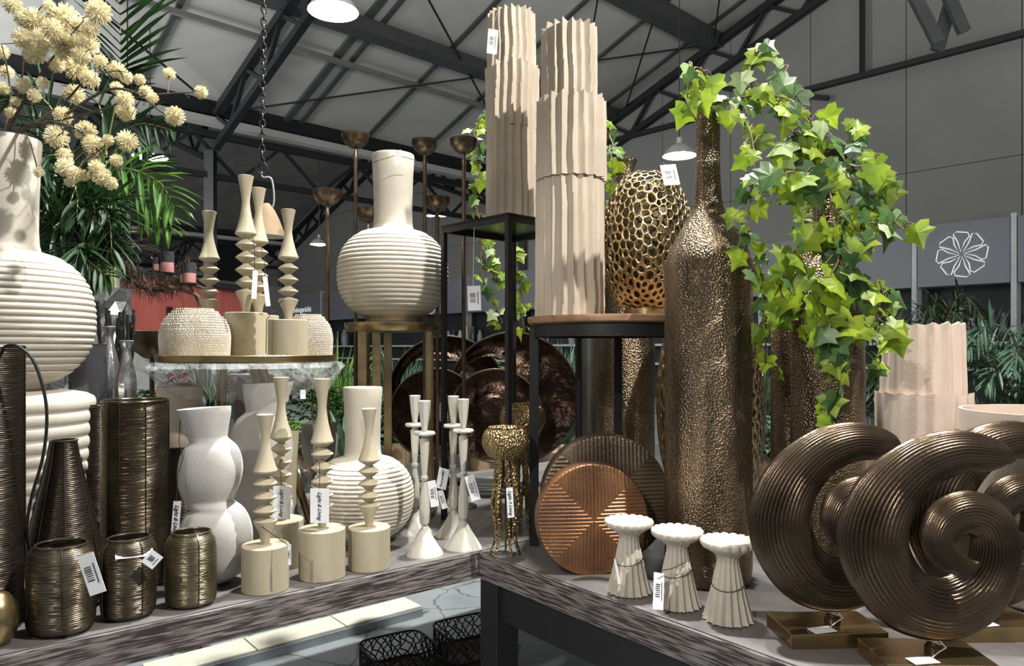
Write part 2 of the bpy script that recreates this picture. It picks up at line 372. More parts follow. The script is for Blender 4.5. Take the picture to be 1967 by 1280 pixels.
# shop fronts at the left: coral red wall, dark pelmet, pale wall
def wallpanel(name, x0, x1, y0, y1, Ya, Yb, mt, th=.1):
    a = P(x0, y0, Ya); b = P(x1, y0, Yb); za = P(x0, y1, Ya).z; mb = MB(); zt = a.z
    d = (b - a); d.z = 0; L_ = d.length; ang = math.atan2(d.y, d.x)
    mb.box(((a.x + b.x) / 2, (a.y + b.y) / 2, (zt + za) / 2), (L_, th, zt - za), Matrix.Rotation(ang, 3, 'Z'))
    return struct(obj(name, mb, mt, smooth=0))
rw = wallpanel('wall_red', 228, 492, 527, 860, 9.5, 12.6, M_RED)
wallpanel('trim_80', 150, 229, 505, 860, 9.3, 9.3, M_PALEW)
wallpanel('wall_grey', 120, 560, 505, 640, 14, 20, M_WALL)
wallpanel('trim_81', 225, 500, 516, 528, 9.4, 12.5, M_DARK)
wallpanel('trim_82', 228, 241, 530, 860, 9.35, 9.4, mat('dark_red_edge', (.12, .03, .03), .6))
wallpanel('trim_83', 455, 500, 545, 860, 12.2, 12.3, mat('dark_red_edge', (.12, .03, .03), .6))
wallpanel('trim_84', 241, 455, 634, 900, 9.3, 11.9, M_STONE)
pn = thing('wall_notice', 'small black notice card on the coral red wall', 'notice', P(326, 600, 10.3)); obj('board', MB().box((0, 0, 0), (.075, .02, .15)), M_BLACK, pn, smooth=0)
obj('price_strip', MB().box((0, -.012, -.03), (.04, .01, .03)), M_PAPER, pn, smooth=0)

# pendant lamps of the hall
def pendant(px, py, hw, Y, lab):
    p = P(px, py, Y); r = S(hw, Y); t = thing('pendant_lamp', lab, 'lamp', p, 'round pendant lamps under the hall roof')
    prof = [(r, 0), (r * .98, .05 * r), (r * .8, .35 * r), (r * .45, .65 * r), (r * .2, .75 * r), (r * .18, 1.1 * r), (.001, 1.1 * r)]
    obj('lamp_shade', MB().lathe(prof, 32, cap=(False, False)), M_SHADE, t)
    obj('bulb_disc', MB().lathe([(.001, -.12 * r), (r * .5, -.10 * r), (r * .93, .0), (r * .93, .04 * r), (.001, .05 * r)], 32, cap=(False, False)), M_LAMP, t)
    obj('suspension_cable', MB().beam((0, 0, 1.1 * r), (0, 0, min(6, 11.5 - p.z)), .015, .015), M_BLACK, t)
pendant(640, 22, 48, 8.9, 'largest glowing pendant lamp at the top, beside the hanging chain')
pendant(1305, 300, 32, 13.7, 'glowing pendant lamp just left of the tall bronze bottle neck')
pendant(288, 302, 32, 14, 'glowing pendant lamp behind the dried blossoms')
pendant(613, 470, 17, 22, 'small glowing pendant lamp left of the round ribbed vase')
pendant(826, 415, 9, 22, 'tiny far lamp right of the upper ribbed vase neck, left of a pair')
pendant(850, 415, 9, 22.3, 'tiny far lamp right of the upper ribbed vase neck, right of a pair')

# ---------------------------------------------------------------- display tables
CX, CY = -.099, 2.154
AX = Vector((-.776, -.631, 0)); NX = Vector((-.631, .776, 0))   # along the left table, and away from the viewer
def tp(a, n, z=0): return Vector((CX, CY, 0)) + AX * a + NX * n + Vector((0, 0, z))
RA = math.atan2(AX.y, AX.x)
def table(name, label, a0, a1, n0, n1, legs, alongn=False):
    cen = tp((a0 + a1) / 2, (n0 + n1) / 2); la, ln = a1 - a0, n1 - n0
    rz = RA + (PI / 2 if alongn else 0)
    t = thing(name, label, 'table', cen, None, rz)
    lx, ly = (ln, la) if alongn else (la, ln)
    obj('table_top', MB().box((0, 0, TZ - .042), (lx, ly, .078)), M_TAB, t, smooth=0, bev=.003)
    obj('top_surface', MB().box((0, 0, TZ - .002), (lx - .006, ly - .006, .004)), M_TABS, t, smooth=0)
    for sx in (-1, 1):
        obj('apron', MB().box((sx * (lx / 2 - .045), 0, TZ - .135), (.03, ly - .12, .10)), M_BLACK, t, smooth=0)
        if alongn or sx < 0: obj('apron', MB().box((0, sx * (ly / 2 - .03 if alongn else ly / 2 - .12), TZ - .135), (lx - .12, .03, .10)), M_BLACK, t, smooth=0)
        for sy in (-1, 1):
            if (sx, sy) in legs: obj('leg', MB().box((sx * (lx / 2 - .042), sy * (ly / 2 - .042), (TZ - .081) / 2), (.08, .08, TZ - .081)), M_BLACK, t, smooth=0, bev=.002)
    return t
table('display_table', 'long dark oak table on the left, carrying cream candle holders and wire lanterns', -1.45, 2.2, .003, 1.15, ((1, -1), (-1, -1)))
table('display_table', 'dark oak table on the right with black legs, carrying fluted pedestals and swirl sculptures', -1.25, -.003, -1.75, 0, ((1, 1), (1, -1), (-1, 1), (-1, -1)), True)
# brownish grassy floor texture under right table, yellowish light in its colour
cx = tp(-.55, -.75)
tagit(obj('grassy_mat', MB().box((cx.x, cx.y, .03), (.8, 1.1, .06), Matrix.Rotation(RA, 3, 'Z')), mat('yellow_lit_grass', (.16, .14, .06), .95, col2=(.06, .05, .02), ns=30, bump=1, bs=60, bd=.02), smooth=0), 'rough brownish grassy texture on the floor under the right table', 'mat')
# pale tiled kerb on the floor
ka, kb = Vector((-.45, 3.67, 0)), Vector((-.977, 3.23, 0))
kd = (kb - ka).normalized(); kn = Vector((-kd.y, kd.x, 0)); kn = kn if kn.y > 0 else -kn
kt = thing('tiled_kerb', 'long pale stone kerb with grey metal edge lying on the floor under the left table', 'kerb', ka, None, math.atan2(kd.y, kd.x))
sgn = 1 if (Matrix.Rotation(math.atan2(kd.y, kd.x), 3, 'Z') @ Vector((0, 1, 0))).dot(kn) > 0 else -1
obj('metal_edge', MB().box((.66, sgn * .09, .020), (1.32, .18, .040)), mat('galvanised_edge', (.35, .38, .40), .45, .5, ns=10), kt, smooth=0)
ML = mat('pale_stone_tile', (.70, .66, .56), .6, col2=(.58, .53, .44), ns=9, nd=6)
for i in range(3): obj('stone_tile', MB().box((.205 + i * .42, sgn * .096, .046), (.414, .165, .012)), ML, kt, smooth=0, bev=.003)
# ---------------------------------------------------------------- tags
def tag(par, pos, w=.028, h=.052, rot=(0, 0, 0), text=None, string=None, smat=None, bars=True, side=-1):
    """paper tag hanging on a thing; pos is a world point, string a list of world points"""
    base = Vector(par.location); k_ = par.scale[0]
    if k_ != 1: pos = base + (Vector(pos) - base) / k_; string = [base + (Vector(p) - base) / k_ for p in string] if string else None
    t = obj('price_tag', MB().box((0, 0, 0), (w, .0012, h)), M_PAPER, par, Vector(pos) - base, rot, smooth=0)
    if text:
        me = textmesh(text, h * .15, .5, .0002, .0002); me.materials.append(M_INK)
        o = bpy.data.objects.new('handwritten_words', me); COL.objects.link(o); o.parent = t; o.location = (0, -.0012, 0)
        o.rotation_euler = (PI / 2, PI / 2, 0)
    elif bars:
        b = MB()
        for i in range(7): b.box((-w * .1 + random.uniform(-.001, .001), -.0010, h * (.18 - .055 * i)), (w * .42, .0006, h * random.choice((.012, .022, .03))))
        b.box((w * .28, -.0010, 0), (w * .06, .0006, h * .5)); obj('printed_bars', b, M_INK, t, smooth=0)
    if string: obj('string', MB().tube([Vector(p) - base for p in string], .0011, 5), smat or M_CORD, par)
    return t
BRAND = 'Light & Living'

# ---------------------------------------------------------------- ribbed round vases
def round_vase(name, label, cat, loc, R, ribs=21, group=None):
    prof = []; n = ribs * 8; zt = 1.66; prof.append((.02, 0)); prof.append((.40, 0))
    def ball(z): q = 1 - abs((z - .88) / .87) ** 2.3; return max(q, 0) ** (1 / 2.3)
    for i in range(n + 1):
        z = .015 + (zt - .015) * i / n; r = max(ball(z), .42 if z < .3 else .36)
        r += .026 * (abs(math.sin(PI * ribs * i / n)) ** .6 - .6)
        prof.append((r, z))
    for z, r in ((1.70, .375), (1.78, .355), (1.95, .345), (2.3, .35), (2.7, .365), (3.03, .385), (3.06, .375), (3.05, .345), (2.8, .33), (2.0, .30), (1.7, .30)): prof.append((r, z))
    t = obj(name, MB().lathe([(r * R, z * R) for r, z in prof], 96), M_CREAM2, None, loc, smooth=80)
    return tagit(t, label, cat, group)
v = round_vase('round_vase', 'large round ribbed cream vase with plain neck, on the brass pedestal stand', 'vase', (-.434, 2.66, 1.444), .200)
p = P(763, 303, 2.54); tag(v, P(765, 303, 2.515), .026, .052, (0, -.12, 0), string=[P(716, 312, 2.58), P(735, 306, 2.525), P(763, 298, 2.515), P(798, 308, 2.56)], bars=False)
round_vase('round_vase', 'smaller round ribbed cream vase standing on the table behind the candle holders', 'vase', (-.465, 2.27, TZ), .157)
LV = Vector((-1.385, 2.0, 1.235))
round_vase('round_vase', 'biggest round ribbed white vase at the far left, stacked on a ribbed pot', 'vase', LV, .212).scale = (1, 1, 1.065)
n = 13; prof = [(.01, 0), (.15, 0)]
for i in range(n * 8 + 1):
    u = i / (n * 8); prof.append((.165 + .045 * math.sin(PI * min(1, u * 1.15) * .5) + .006 * (abs(math.sin(PI * n * u)) ** .6 - .6), .01 + u * .455))
prof += [(.19, .474), (.14, .484), (.01, .485)]
tagit(obj('ribbed_pot', MB().lathe(prof, 96), M_CREAM2, None, (LV.x, LV.y, TZ), smooth=80), 'wide ribbed white pot under the big round vase at the far left', 'pot')

# ---------------------------------------------------------------- turned candle holders
def disc_holder(name, label, loc, big, group, tags=None):
    t = thing(name, label, 'candle holder', loc, group)
    k = 1.0
    if big: rb, hb, hc, nd, hd, hh, rt, rd = .060, .128, .068, 4, .036, .180, .022, .029
    else: rb, hb, hc, nd, hd, hh, rt, rd = .057, .112, .066, 3, .034, .155, .021, .029
    obj('base', MB().lathe([(.001, 0), (rb - .002, 0), (rb, .002), (rb, hb - .002), (rb - .002, hb), (.001, hb)], 64), M_SAND, t)
    z = hb; pr = [(.010, z), (.0105, z + .004), (.014, z + hc * .4), (rd, z + hc * .86), (rd * 1.0, z + hc * .9), (.010, z + hc)]; z += hc
    for i in range(nd): pr += [(.009, z + hd * .05), (rd, z + hd * .5), (rd, z + hd * .54), (.009, z + hd * .97)]; z += hd
    pr += [(.012, z + .002), (rd * .98, z + .012), (rd * 1.02, z + .016)]
    for u in (.08, .18, .3, .42, .55, .68, .8, .9, 1.0): pr.append((.0105 + (rd - .0105) * (1 - min(1, (u * 1.75))) ** 1.6 * 1 if u < .57 else .0105 + (rt - .0105) * ((u - .55) / .45) ** 1.3, z + .016 + (hh - .016) * u))
    z += hh; pr += [(rt - .002, z + .001), (.008, z - .001), (.007, z - .02)]
    obj('turned_stem', MB().lathe(pr, 40, cap=(True, True)), M_SAND, t, smooth=28)
    return t
G_H = 'sand coloured turned candle holders'
GA = 'sand disc-turned candle holder on drum base, '
c1 = disc_holder('candle_holder', GA + 'nearest the wire lanterns', (-.616, 1.82, TZ), False, G_H)
c2 = disc_holder('candle_holder', GA + 'tall, tagged, at the table edge', (-.5, 1.92, TZ), True, G_H)
c3 = disc_holder('candle_holder', GA + 'nearest the white candlesticks', (-.392, 2.0, TZ), False, G_H)
c4 = disc_holder('candle_holder', GA + 'tall tagged one in the second row', (-.640, 2.02, TZ), True, G_H)
def neckcord(t, px, py, Y, tx, ty, tY, w=.036, h=.06, txt=BRAND, rz=0, ry=0):
    a = P(px, py, Y); r = .0125; ring = [(a + Vector((math.cos(q) * r, math.sin(q) * r, .001 * math.sin(3 * q)))) for q in [i * PI / 6 for i in range(13)]]
    tp_ = P(tx, ty, tY); st = ring + [a + Vector((.004, -.03, -.004)), tp_ + Vector((0, .0, h * .42))]
    tag(t, tp_, w, h, (0, ry, rz), txt, st)
neckcord(c2, 617, 880, 1.92, 614, 972, 1.865, .048, .088)
neckcord(c4, 541, 880, 2.02, 541, 966, 1.955, .048, .088, ry=.03)
neckcord(c1, 508, 1004, 1.82, 556, 1066, 1.75, .008, .05, None)
# brass tray table and its load
TB = thing('tray_table', 'round brass tray table with splayed legs wrapped in clear plastic, on the left', 'side table', (-.818, 2.26, TZ))
tr = S(14, 2.2); zt = EYE - S(18, 2.2) - TZ
R_ = .262
obj('tray_top', MB().lathe([(.001, zt - .012), (R_ - .003, zt - .012), (R_, zt - .009), (R_, zt + .007), (R_ - .002, zt + .009), (R_ - .006, zt + .009), (R_ - .007, zt), (.001, zt)], 64), M_BRASS, TB)
for (x0, y0, x1, y1) in ((-.08, -.0, -.13, .08), (.035, .0, .19, .06), (-.02, .10, .01, .18)):
    obj('leg', MB().tube([(x0, y0, zt - .01), (x1, y1, 0)], [.016, .011], 12), M_BRASS, TB)
wr = []; seg = 90
for i, (dz, rr) in enumerate(((-.013, 1.01), (-.028, 1.05), (-.05, 1.0), (-.08, .93), (-.11, .82))):
    wr.append((R_ * rr, zt + dz))
def wmod(t, i, r, z):
    q = noise.noise(Vector((math.cos(t) * 4, math.sin(t) * 4, i * .9))); q2 = noise.noise(Vector((math.cos(t) * 12, math.sin(t) * 12, i * 1.7 + 5)))
    return r + .03 * q + .012 * q2 + .012, z + (.035 * q2 + .02 * q) * (i > 1)
obj('plastic_wrap', MB().lathe(wr, 110, mod=wmod, cap=(False, False)), M_PLAST, TB, smooth=20)
zT = TZ + zt + .0005
trayz = zT
hA = disc_holder('candle_holder', GA + 'leftmost on the brass tray', (-.997, 2.40, zT), False, G_H)
hB = disc_holder('candle_holder', GA + 'tallest on the brass tray', (-.840, 2.30, zT), True, G_H)
hC = disc_holder('candle_holder', GA + 'second tallest on the brass tray', (-.845, 2.43, zT), True, G_H)
hD = disc_holder('candle_holder', GA + 'short, front right on the tray', (-.657, 2.14, zT), False, G_H)
hA.scale = hB.scale = (1.1,) * 3; hC.scale = (1.08,) * 3
tag(hB, P(489, 547, 2.12), .014, .075, (0, .06, .8), None, [P(485, 450, 2.18), P(489, 480, 2.13), P(489, 525, 2.12)], bars=False)
tag(hC, P(512, 560, 2.25), .014, .085, (0, -.12, .8), None, [P(500, 470, 2.3), P(508, 500, 2.26), P(509, 540, 2.25)], bars=False)
obj('neck_cord', MB().tube([P(548, 570, 2.12) - Vector(hD.location), P(532, 590, 2.1) - Vector(hD.location), P(512, 614, 2.065) - Vector(hD.location), P(511, 680, 2.065) - Vector(hD.location)], .0012, 5), M_CORD, hD)
# netted dome vases
def dome(name, label, loc, R, Hh):
    n1, n2 = 40, 30; base = MB(); prof = []
    for i in range(n2 + 1):
        u = i / n2; r = R * (.97 + .03 * math.sin(u * PI)) if u < .35 else R * (1 - ((u - .35) / .65) ** 2.6 * .55); prof.append((r, Hh * u if u < .98 else Hh))
    base.lathe([(.01, 0)] + prof + [(R * .36, Hh * 1.0), (R * .34, Hh * .96)], n1 * 2)
    o = obj(name, base, M_CROCH, None, loc, smooth=60)
    nb = MB(); hz = Hh / 19
    for j in range(19):
        z = hz * (j + .5); i = min(n2, int(z / Hh * n2)); r = prof[i][0]; cnt = max(8, int(2 * PI * r / (hz * 1.05)))
        for k in range(cnt):
            t = 2 * PI * (k + .5 * (j % 2)) / cnt + random.uniform(-.02, .02); w = PI * r / cnt * .75
            c = Vector((math.cos(t) * r, math.sin(t) * r, z)); tx = Vector((-math.sin(t), math.cos(t), 0)); rr = Vector((math.cos(t), math.sin(t), 0))
            pts = [c + tx * math.cos(a) * w * random.uniform(.9, 1.1) + Vector((0, 0, math.sin(a) * hz * .48)) + rr * .0005 for a in (0, PI / 3, 2 * PI / 3, PI, 4 * PI / 3, 5 * PI / 3)]
            nb.tube(pts, .0022, 4, True)
    obj('netting', nb, M_CROCH, o, smooth=60); return tagit(o, label, 'vase')
dome('dome_vase', 'chalk white dome vase with netted texture at the left end of the brass tray', P(375, 681, 2.18) * 1, .098, .146).location.z = zT
d2 = dome('dome_vase', 'netted dome vase in shade at the right end of the brass tray', P(592, 681, 2.32), .075, .135); d2.location.z = zT

# ---------------------------------------------------------------- white candlesticks
def stick(label, loc):
    t = thing('candlestick', label, 'candlestick', loc, 'carved white candlesticks'); q = 5.92e-4; b = 1255
    foot = [(95, 1255), (93, 1248), (70, 1215), (42, 1170), (20, 1130), (12, 1116)]
    body = [(10, 1116), (22, 1105), (26, 1080), (27, 1040), (23, 980), (17, 930), (12, 898), (18, 888), (19, 876), (13, 866), (17, 820), (22, 750), (24, 690), (12, 672)]
    dish = [(12, 674), (50, 668), (54, 660), (50, 652), (12, 650)]
    cup = [(11, 650), (14, 640), (22, 590), (28, 530), (31, 500), (27, 498), (10, 506)]
    f = lambda l: [(r * q, (b - y) * q) for r, y in l]
    def wob(t, i, r, z): return r * (1 + .06 * noise.noise(Vector((math.cos(t) * 2 + loc[0] * 9, math.sin(t) * 2, z * 60)))), z
    obj('foot', MB().lathe(f(foot), 22, mod=wob, cap=(True, True)), M_BONE, t, smooth=50)
    obj('stem', MB().lathe(f(body), 9, mod=wob, cap=(True, True)), M_BONE, t, smooth=25)
    obj('drip_dish', MB().lathe(f(dish), 28, mod=wob, cap=(True, True)), M_BONE, t, smooth=50)
    obj('candle_cup', MB().lathe(f(cup), 8, mod=wob, cap=(True, True)), M_BONE, t, smooth=20)
    return t
s1 = stick('carved white candlestick, front left of the group of four', (-.256, 2.13, TZ))
s2 = stick('carved white candlestick, front right of the group of four', (-.147, 2.2, TZ))
s3 = stick('carved white candlestick, back left of the group of four', (-.3157, 2.37, TZ))
s4 = stick('carved white candlestick, back right of the group of four', (-.188, 2.34, TZ))
tag(s1, P(832, 949, 2.08), .024, .075, (0, -.15, .3), string=[P(815, 925, 2.125), P(828, 925, 2.09)])
tag(s2, P(908, 938, 2.13), .028, .075, (0, -.28, .2), string=[P(890, 912, 2.19), P(902, 912, 2.13)])
tag(s4, P(850, 920, 2.3), .035, .065, (0, .2, -.3), BRAND, [P(866, 908, 2.33), P(856, 900, 2.3)])
tag(s3, P(850, 960, 2.33), .02, .06, (0, -.3, -.3), string=None)

# ---------------------------------------------------------------- fluted pedestal candle holders
def pedestal(label, loc, rz):
    t = thing('pedestal_candle_holder', label, 'candle holder', loc, 'fluted cream pedestals at the table edge', rz)
    n = 17; prof = []
    for u in range(15): a = u / 14; prof.append((.0575 - .033 * a ** .8, .001 + .128 * a))
    for z, r in ((.138, .0245), (.146, .029), (.153, .038), (.158, .047), (.163, .053)): prof.append((r, z))
    def fl(q, i, r, z):
        k = max(0, 1 - z / .14) * .6 + .4
        return r - .0095 * k * (r / .05) * abs(math.sin(n * q / 2)) ** .8, z + (.0025 * abs(math.cos(n * q / 2)) if i == 0 else 0)
    obj('fluted_foot', MB().lathe(prof, n * 12, mod=fl), M_CROCH, t, smooth=45)
    def sc(q, i, r, z): k = abs(math.sin(n * q / 2)) ** .7; return (r + .0055 * (k - .4), z + .0025 * (k - .5)) if r > .05 else (r, z)
    obj('scalloped_dish', MB().lathe([(.04, .158), (.053, .162), (.057, .168), (.0575, .174), (.055, .1785), (.0505, .1795), (.048, .176), (.046, .171), (.001, .170)], n * 8, mod=sc, cap=(True, False)), M_CROCH, t, smooth=60)
    ring = [(math.cos(a) * .036 * 1.0, math.sin(a) * .036, .085 + .012 * math.cos(a - .6)) for a in [i * PI / 12 for i in range(24)]]
    obj('tie_cord', MB().tube(ring, .001, 5, True), M_CORD, t)
    return t
p1 = pedestal('small fluted cream pedestal candle holder, left of the row of three', (.288, 1.795, TZ), .3)
p2_ = pedestal('small fluted cream pedestal candle holder, middle of the row, with printed tag', (.385, 1.70, TZ), 0)
p3_ = pedestal('small fluted cream pedestal candle holder, right of the row of three', (.477, 1.61, TZ), .5)
def tag0(t, *a, **k):
    rz = t.rotation_euler[2]; t.rotation_euler[2] = 0; tag(t, *a, **k); t.rotation_euler[2] = rz
tag(p2_, P(1265, 1136, 1.615), .030, .078, (-.25, .26, .5), string=[P(1318, 1080, 1.665), P(1290, 1093, 1.64), P(1272, 1096, 1.615)])
t_ = tag(p1, P(1177, 1095, 1.77), .022, .06, (-.2, .15, .9), bars=False)

# ---------------------------------------------------------------- bronze wire lanterns and vases
def wire_wall(mb, prof, rings, th, seg=56, sx=1, sy=1, wob=.0006, mod=None):
    """a vessel skin of many stacked thin wire rings"""
    L = []; tot = 0
    for (a, b) in zip(prof, prof[1:]): tot += math.hypot(b[0] - a[0], b[1] - a[1])
    def at(d):
        for (a, b) in zip(prof, prof[1:]):
            l = math.hypot(b[0] - a[0], b[1] - a[1])
            if d <= l: k = d / l; return a[0] + (b[0] - a[0]) * k, a[1] + (b[1] - a[1]) * k
            d -= l
        return prof[-1]
    out = []
    for i in range(rings):
        for q, e in ((0, -.6), (.25, .35), (.5, 1), (.75, .35)):
            r, z = at((i + q) / rings * tot); out.append((r + e * th, z))
    def md(t, i, r, z):
        s = noise.noise(Vector((math.cos(t) * 3, math.sin(t) * 3, (i // 4) * 1.3))) * wob
        r2, z2 = (r, z) if mod is None else mod(t, i, r, z)
        return r2 + s, z2 + s * .5
    return mb.lathe(out, seg, sx=sx, sy=sy, mod=md, cap=(False, False))
def lantern(label, loc, r, h, rz, m=M_WIRE):
    t = thing('wire_lantern', label, 'lantern', loc, 'small bronze wire lanterns', rz)
    prof = cr([(r * .80, .004), (r * .95, h * .06), (r, h * .2), (r, h * .5), (r, h * .78), (r * .93, h * .9), (r * .76, h * .985)], 6)
    obj('wire_body', wire_wall(MB(), prof, 46, .0010, sy=.85), m, t, smooth=70)
    rim = [(math.cos(a) * r * .76, math.sin(a) * r * .76 * .85, h * .99) for a in [i * PI / 18 for i in range(36)]]
    obj('rim', MB().tube(rim, .0028, 8, True), m, t)
    b = MB()
    for a in (.9, 2.2, 3.6, 5.2): b.tube([(math.cos(a) * (p[0] + .0015), math.sin(a) * (p[0] + .0015) * .85, p[1]) for p in prof], .0013, 5)
    obj('seam_wire', b, m, t)
    obj('bottom_plate', MB().lathe([(.001, .001), (r * .82, .001), (r * .84, .006), (.001, .008)], 32, sy=.85), M_DWIRE, t)
    return t
l1 = lantern('small bronze wire lantern with long white tag, nearest the left front corner', (-.958, 1.55, TZ), .066, .186, 0)
l2 = lantern('small bronze wire lantern, middle of three, with a tag lying across its mouth', (-.86, 1.635, TZ), .056, .178, .5)
l3 = lantern('small gold bronze wire lantern in front of the white sculpted vase', (-.753, 1.71, TZ), .056, .172, .2, mat('wire_gold', (.25, .215, .14), .3, .92, col2=(.15, .125, .08), ns=20))
tag(l1, P(176, 1103, 1.48), .032, .085, (0, -.3, .15), string=[P(148, 1078, 1.53), P(160, 1072, 1.48)])
tag(l2, P(240, 1064, 1.60), .075, .03, (-1.0, .05, .1), bars=False)
tag(l2, P(254, 1083, 1.565), .03, .032, (0, .75, 0), bars=True)
# tall cone bottle of wire
t = thing('wire_bottle', 'cone shaped dark bronze wire bottle behind the left lantern', 'bottle', (-1.045, 1.70, TZ)); prof = cr([(.075, .004), (.088, .03), (.086, .09), (.060, .22), (.034, .34), (.027, .385)], 8)
obj('wire_body', wire_wall(MB(), prof, 90, .0009), M_DWIRE, t, smooth=70); b = MB()
for a in (3.6, 4.5, 5.3, 6.2, 1.5): b.tube([(math.cos(a) * (p[0] + .0015), math.sin(a) * (p[0] + .0015), p[1]) for p in prof], .0014, 5)
obj('seam_wire', b, M_WIRE, t); obj('rim', MB().tube([(math.cos(i * PI / 12) * .027, math.sin(i * PI / 12) * .027, .386) for i in range(24)], .0025, 6, True), M_WIRE, t)
# big wire columns
def wirecol(label, loc, r, h, rings, m, extra=True):
    t = thing('wire_column_vase', label, 'vase', loc); prof = [(r * .9, .004), (r * .97, .02), (r, .05), (r, h - .02), (r * .97, h - .003)]
    obj('wire_body', wire_wall(MB(), prof, rings, .0010, 64), m, t, smooth=70)
    obj('rim', MB().tube([(math.cos(i * PI / 18) * r * .97, math.sin(i * PI / 18) * r * .97, h) for i in range(36)], .0032, 8, True), m, t)
    b = MB()
    for a in (4.3, 4.75, 5.5, .3, 2.0, 3.4): b.tube([(math.cos(a) * (r + .0015), math.sin(a) * (r + .0015), .03), (math.cos(a) * (r + .0015), math.sin(a) * (r + .0015), h)], .0014, 5)
    obj('seam_wire', b, m, t); obj('bottom_plate', MB().lathe([(.001, .001), (r * .9, .001), (r * .9, .006), (.001, .006)], 32), m, t); return t
wirecol('tall straight bronze wire vase between the cone bottle and white sculpted vase', (-.962, 1.86, TZ), .0775, .468, 130, M_WIRE)
wc = wirecol('tall dark wire column cut by the left edge of the picture, with black cable', (-1.12, 1.56, TZ), .066, .604, 150, M_DWIRE)
o = Vector(wc.location); pts = cr([tuple(P(x, y, Y)) for x, y, Y in ((3, 668, 1.54), (30, 664, 1.5), (62, 690, 1.5), (84, 750, 1.51), (90, 810, 1.52), (82, 880, 1.53), (62, 950, 1.55), (52, 1010, 1.57), (58, 1060, 1.6), (74, 1095, 1.62))], 6)
obj('cable', MB().tube([Vector(p) - o for p in pts], .0032, 8), M_CORD, wc)
wirecol('shorter black wire vase in the dark gap left of the straight wire vase', (-1.19, 2.08, TZ), .05, .44, 90, M_DWIRE)
t = thing('wire_drum', 'dark wire drum carrying the beige pot, behind the white sculpted vase', 'vase', (-.985, 2.16, TZ)); obj('wire_body', wire_wall(MB(), [(.058, .003), (.062, .03), (.062, .31)], 70, .001), M_DWIRE, t, smooth=70); obj('top_plate', MB().lathe([(.001, .300), (.061, .300), (.061, .312), (.001, .312)], 32), M_DWIRE, t)
tagit(obj('beige_pot', MB().lathe([(.001, 0), (.055, 0), (.058, .004), (.064, .172), (.063, .176), (.059, .174), (.052, .02), (.001, .02)], 56), M_CREAM, None, (-.985, 2.16, TZ + .312)), 'plain beige pot standing on the dark wire drum under the brass tray', 'pot')
t = thing('smoked_glass_vase', 'dark smoked glass cylinder vase beside the biggest round vase', 'vase', (-1.315, 2.26, TZ)); obj('glass_body', MB().lathe([(.001, 0), (.05, 0), (.052, .01), (.052, .61), (.047, .61), (.046, .02), (.001, .02)], 40), M_SMOKE, t); obj('rim', MB().tube([(math.cos(i * PI / 16) * .0495, math.sin(i * PI / 16) * .0495, .612) for i in range(32)], .003, 6, True), M_ANT, t)
tagit(obj('brass_globe', MB().lathe([(.001, 0), (.02, 0), (.034, .015), (.042, .045), (.038, .078), (.024, .10), (.014, .108), (.001, .109)], 40), M_BRASS, None, (-1.045, 1.475, TZ)), 'small brass globe in the bottom left corner, left of the lantern', 'ornament')

# ---------------------------------------------------------------- sculpted white vases (flat, waisted)
def slabvase(name, label, cat, loc, q, m, depth=.06, mirror=False, rz=0):
    L_ = [0, (-76, 803), (-68, 830), (-56, 862), (-52, 872), (-63, 884), (-71, 905), (-74, 940), (-68, 970), (-55, 992), (-49, 1000), (-60, 1011), (-71, 1035), (-75, 1065), (-69, 1100), (-50, 1128), (-28, 1140)]
    Rr = [0, (22, 812), (19, 835), (16, 856), (17, 864), (34, 880), (43, 905), (44, 930), (38, 955), (28, 975), (26, 984), (46, 999), (59, 1025), (63, 1055), (58, 1095), (42, 1122), (12, 1140)]
    L_ = [0] + cr(L_[1:], 6); Rr = [0] + cr(Rr[1:], 6)
    def interp(l, y):
        l = l[1:]
        if y <= l[0][1]: return l[0][0]
        for a, b in zip(l, l[1:]):
            if y <= b[1]: k = (y - a[1]) / (b[1] - a[1]); return a[0] + (b[0] - a[0]) * k
        return l[-1][0]
    vs = []; n = 110; seg = 56
    for i in range(n + 1):
        y = 1140 - (1140 - 806) * i / n; a = interp(L_, y); b = interp(Rr, y); c = (a + b) / 2 + 12; hw = (b - a) / 2
        if mirror: c = -c
        z = (1140 - y) * q; dd = depth * (.25 + .75 * (hw / 62) ** 1.3) * (.55 if i == 0 else 1)
        for k in range(seg):
            t = 2 * PI * k / seg; ct, st = math.cos(t), math.sin(t)
            ex = .75; x = c * q + hw * q * math.copysign(abs(ct) ** ex, ct); yy = dd * math.copysign(abs(st) ** .9, st)
            zz = z + (.004 * ct if i == n else 0); vs.append((x, yy, zz))
    fs = [(i * seg + k, i * seg + (k + 1) % seg, (i + 1) * seg + (k + 1) % seg, (i + 1) * seg + k) for i in range(n) for k in range(seg)]
    fs.append(tuple(range(seg - 1, -1, -1))); base = n * seg
    top = len(vs)
    for k in range(seg): x, y, z = vs[base + k]; vs.append((c * q + (x - c * q) * .9, y * .85, z - .002))
    for k in range(seg): x, y, z = vs[base + k]; vs.append((c * q + (x - c * q) * .8, y * .75, z - .06))
    for g in (0, 1):
        for k in range(seg): k2 = (k + 1) % seg; a0 = (base if g == 0 else top); a1 = top + g * seg; fs.append((a0 + k, a0 + k2, a1 + k2, a1 + k))
    fs.append(tuple(top + seg + k for k in range(seg)))
    mb = MB(); mb.add(vs, fs); o = obj(name, mb, m, None, loc, (0, 0, rz), smooth=60); return tagit(o, label, cat)
f1 = slabvase('sculpted_vase', 'white rough sculpted vase with three stacked lobes, in front with a hanging tag', 'vase', (-.770, 1.87, TZ), .00134, M_WHITE, .062)
slabvase('sculpted_vase', 'white rough sculpted vase with stacked lobes, second one behind the first', 'vase', (-.735, 2.13, TZ), .00150, M_WHITE, .06, True)
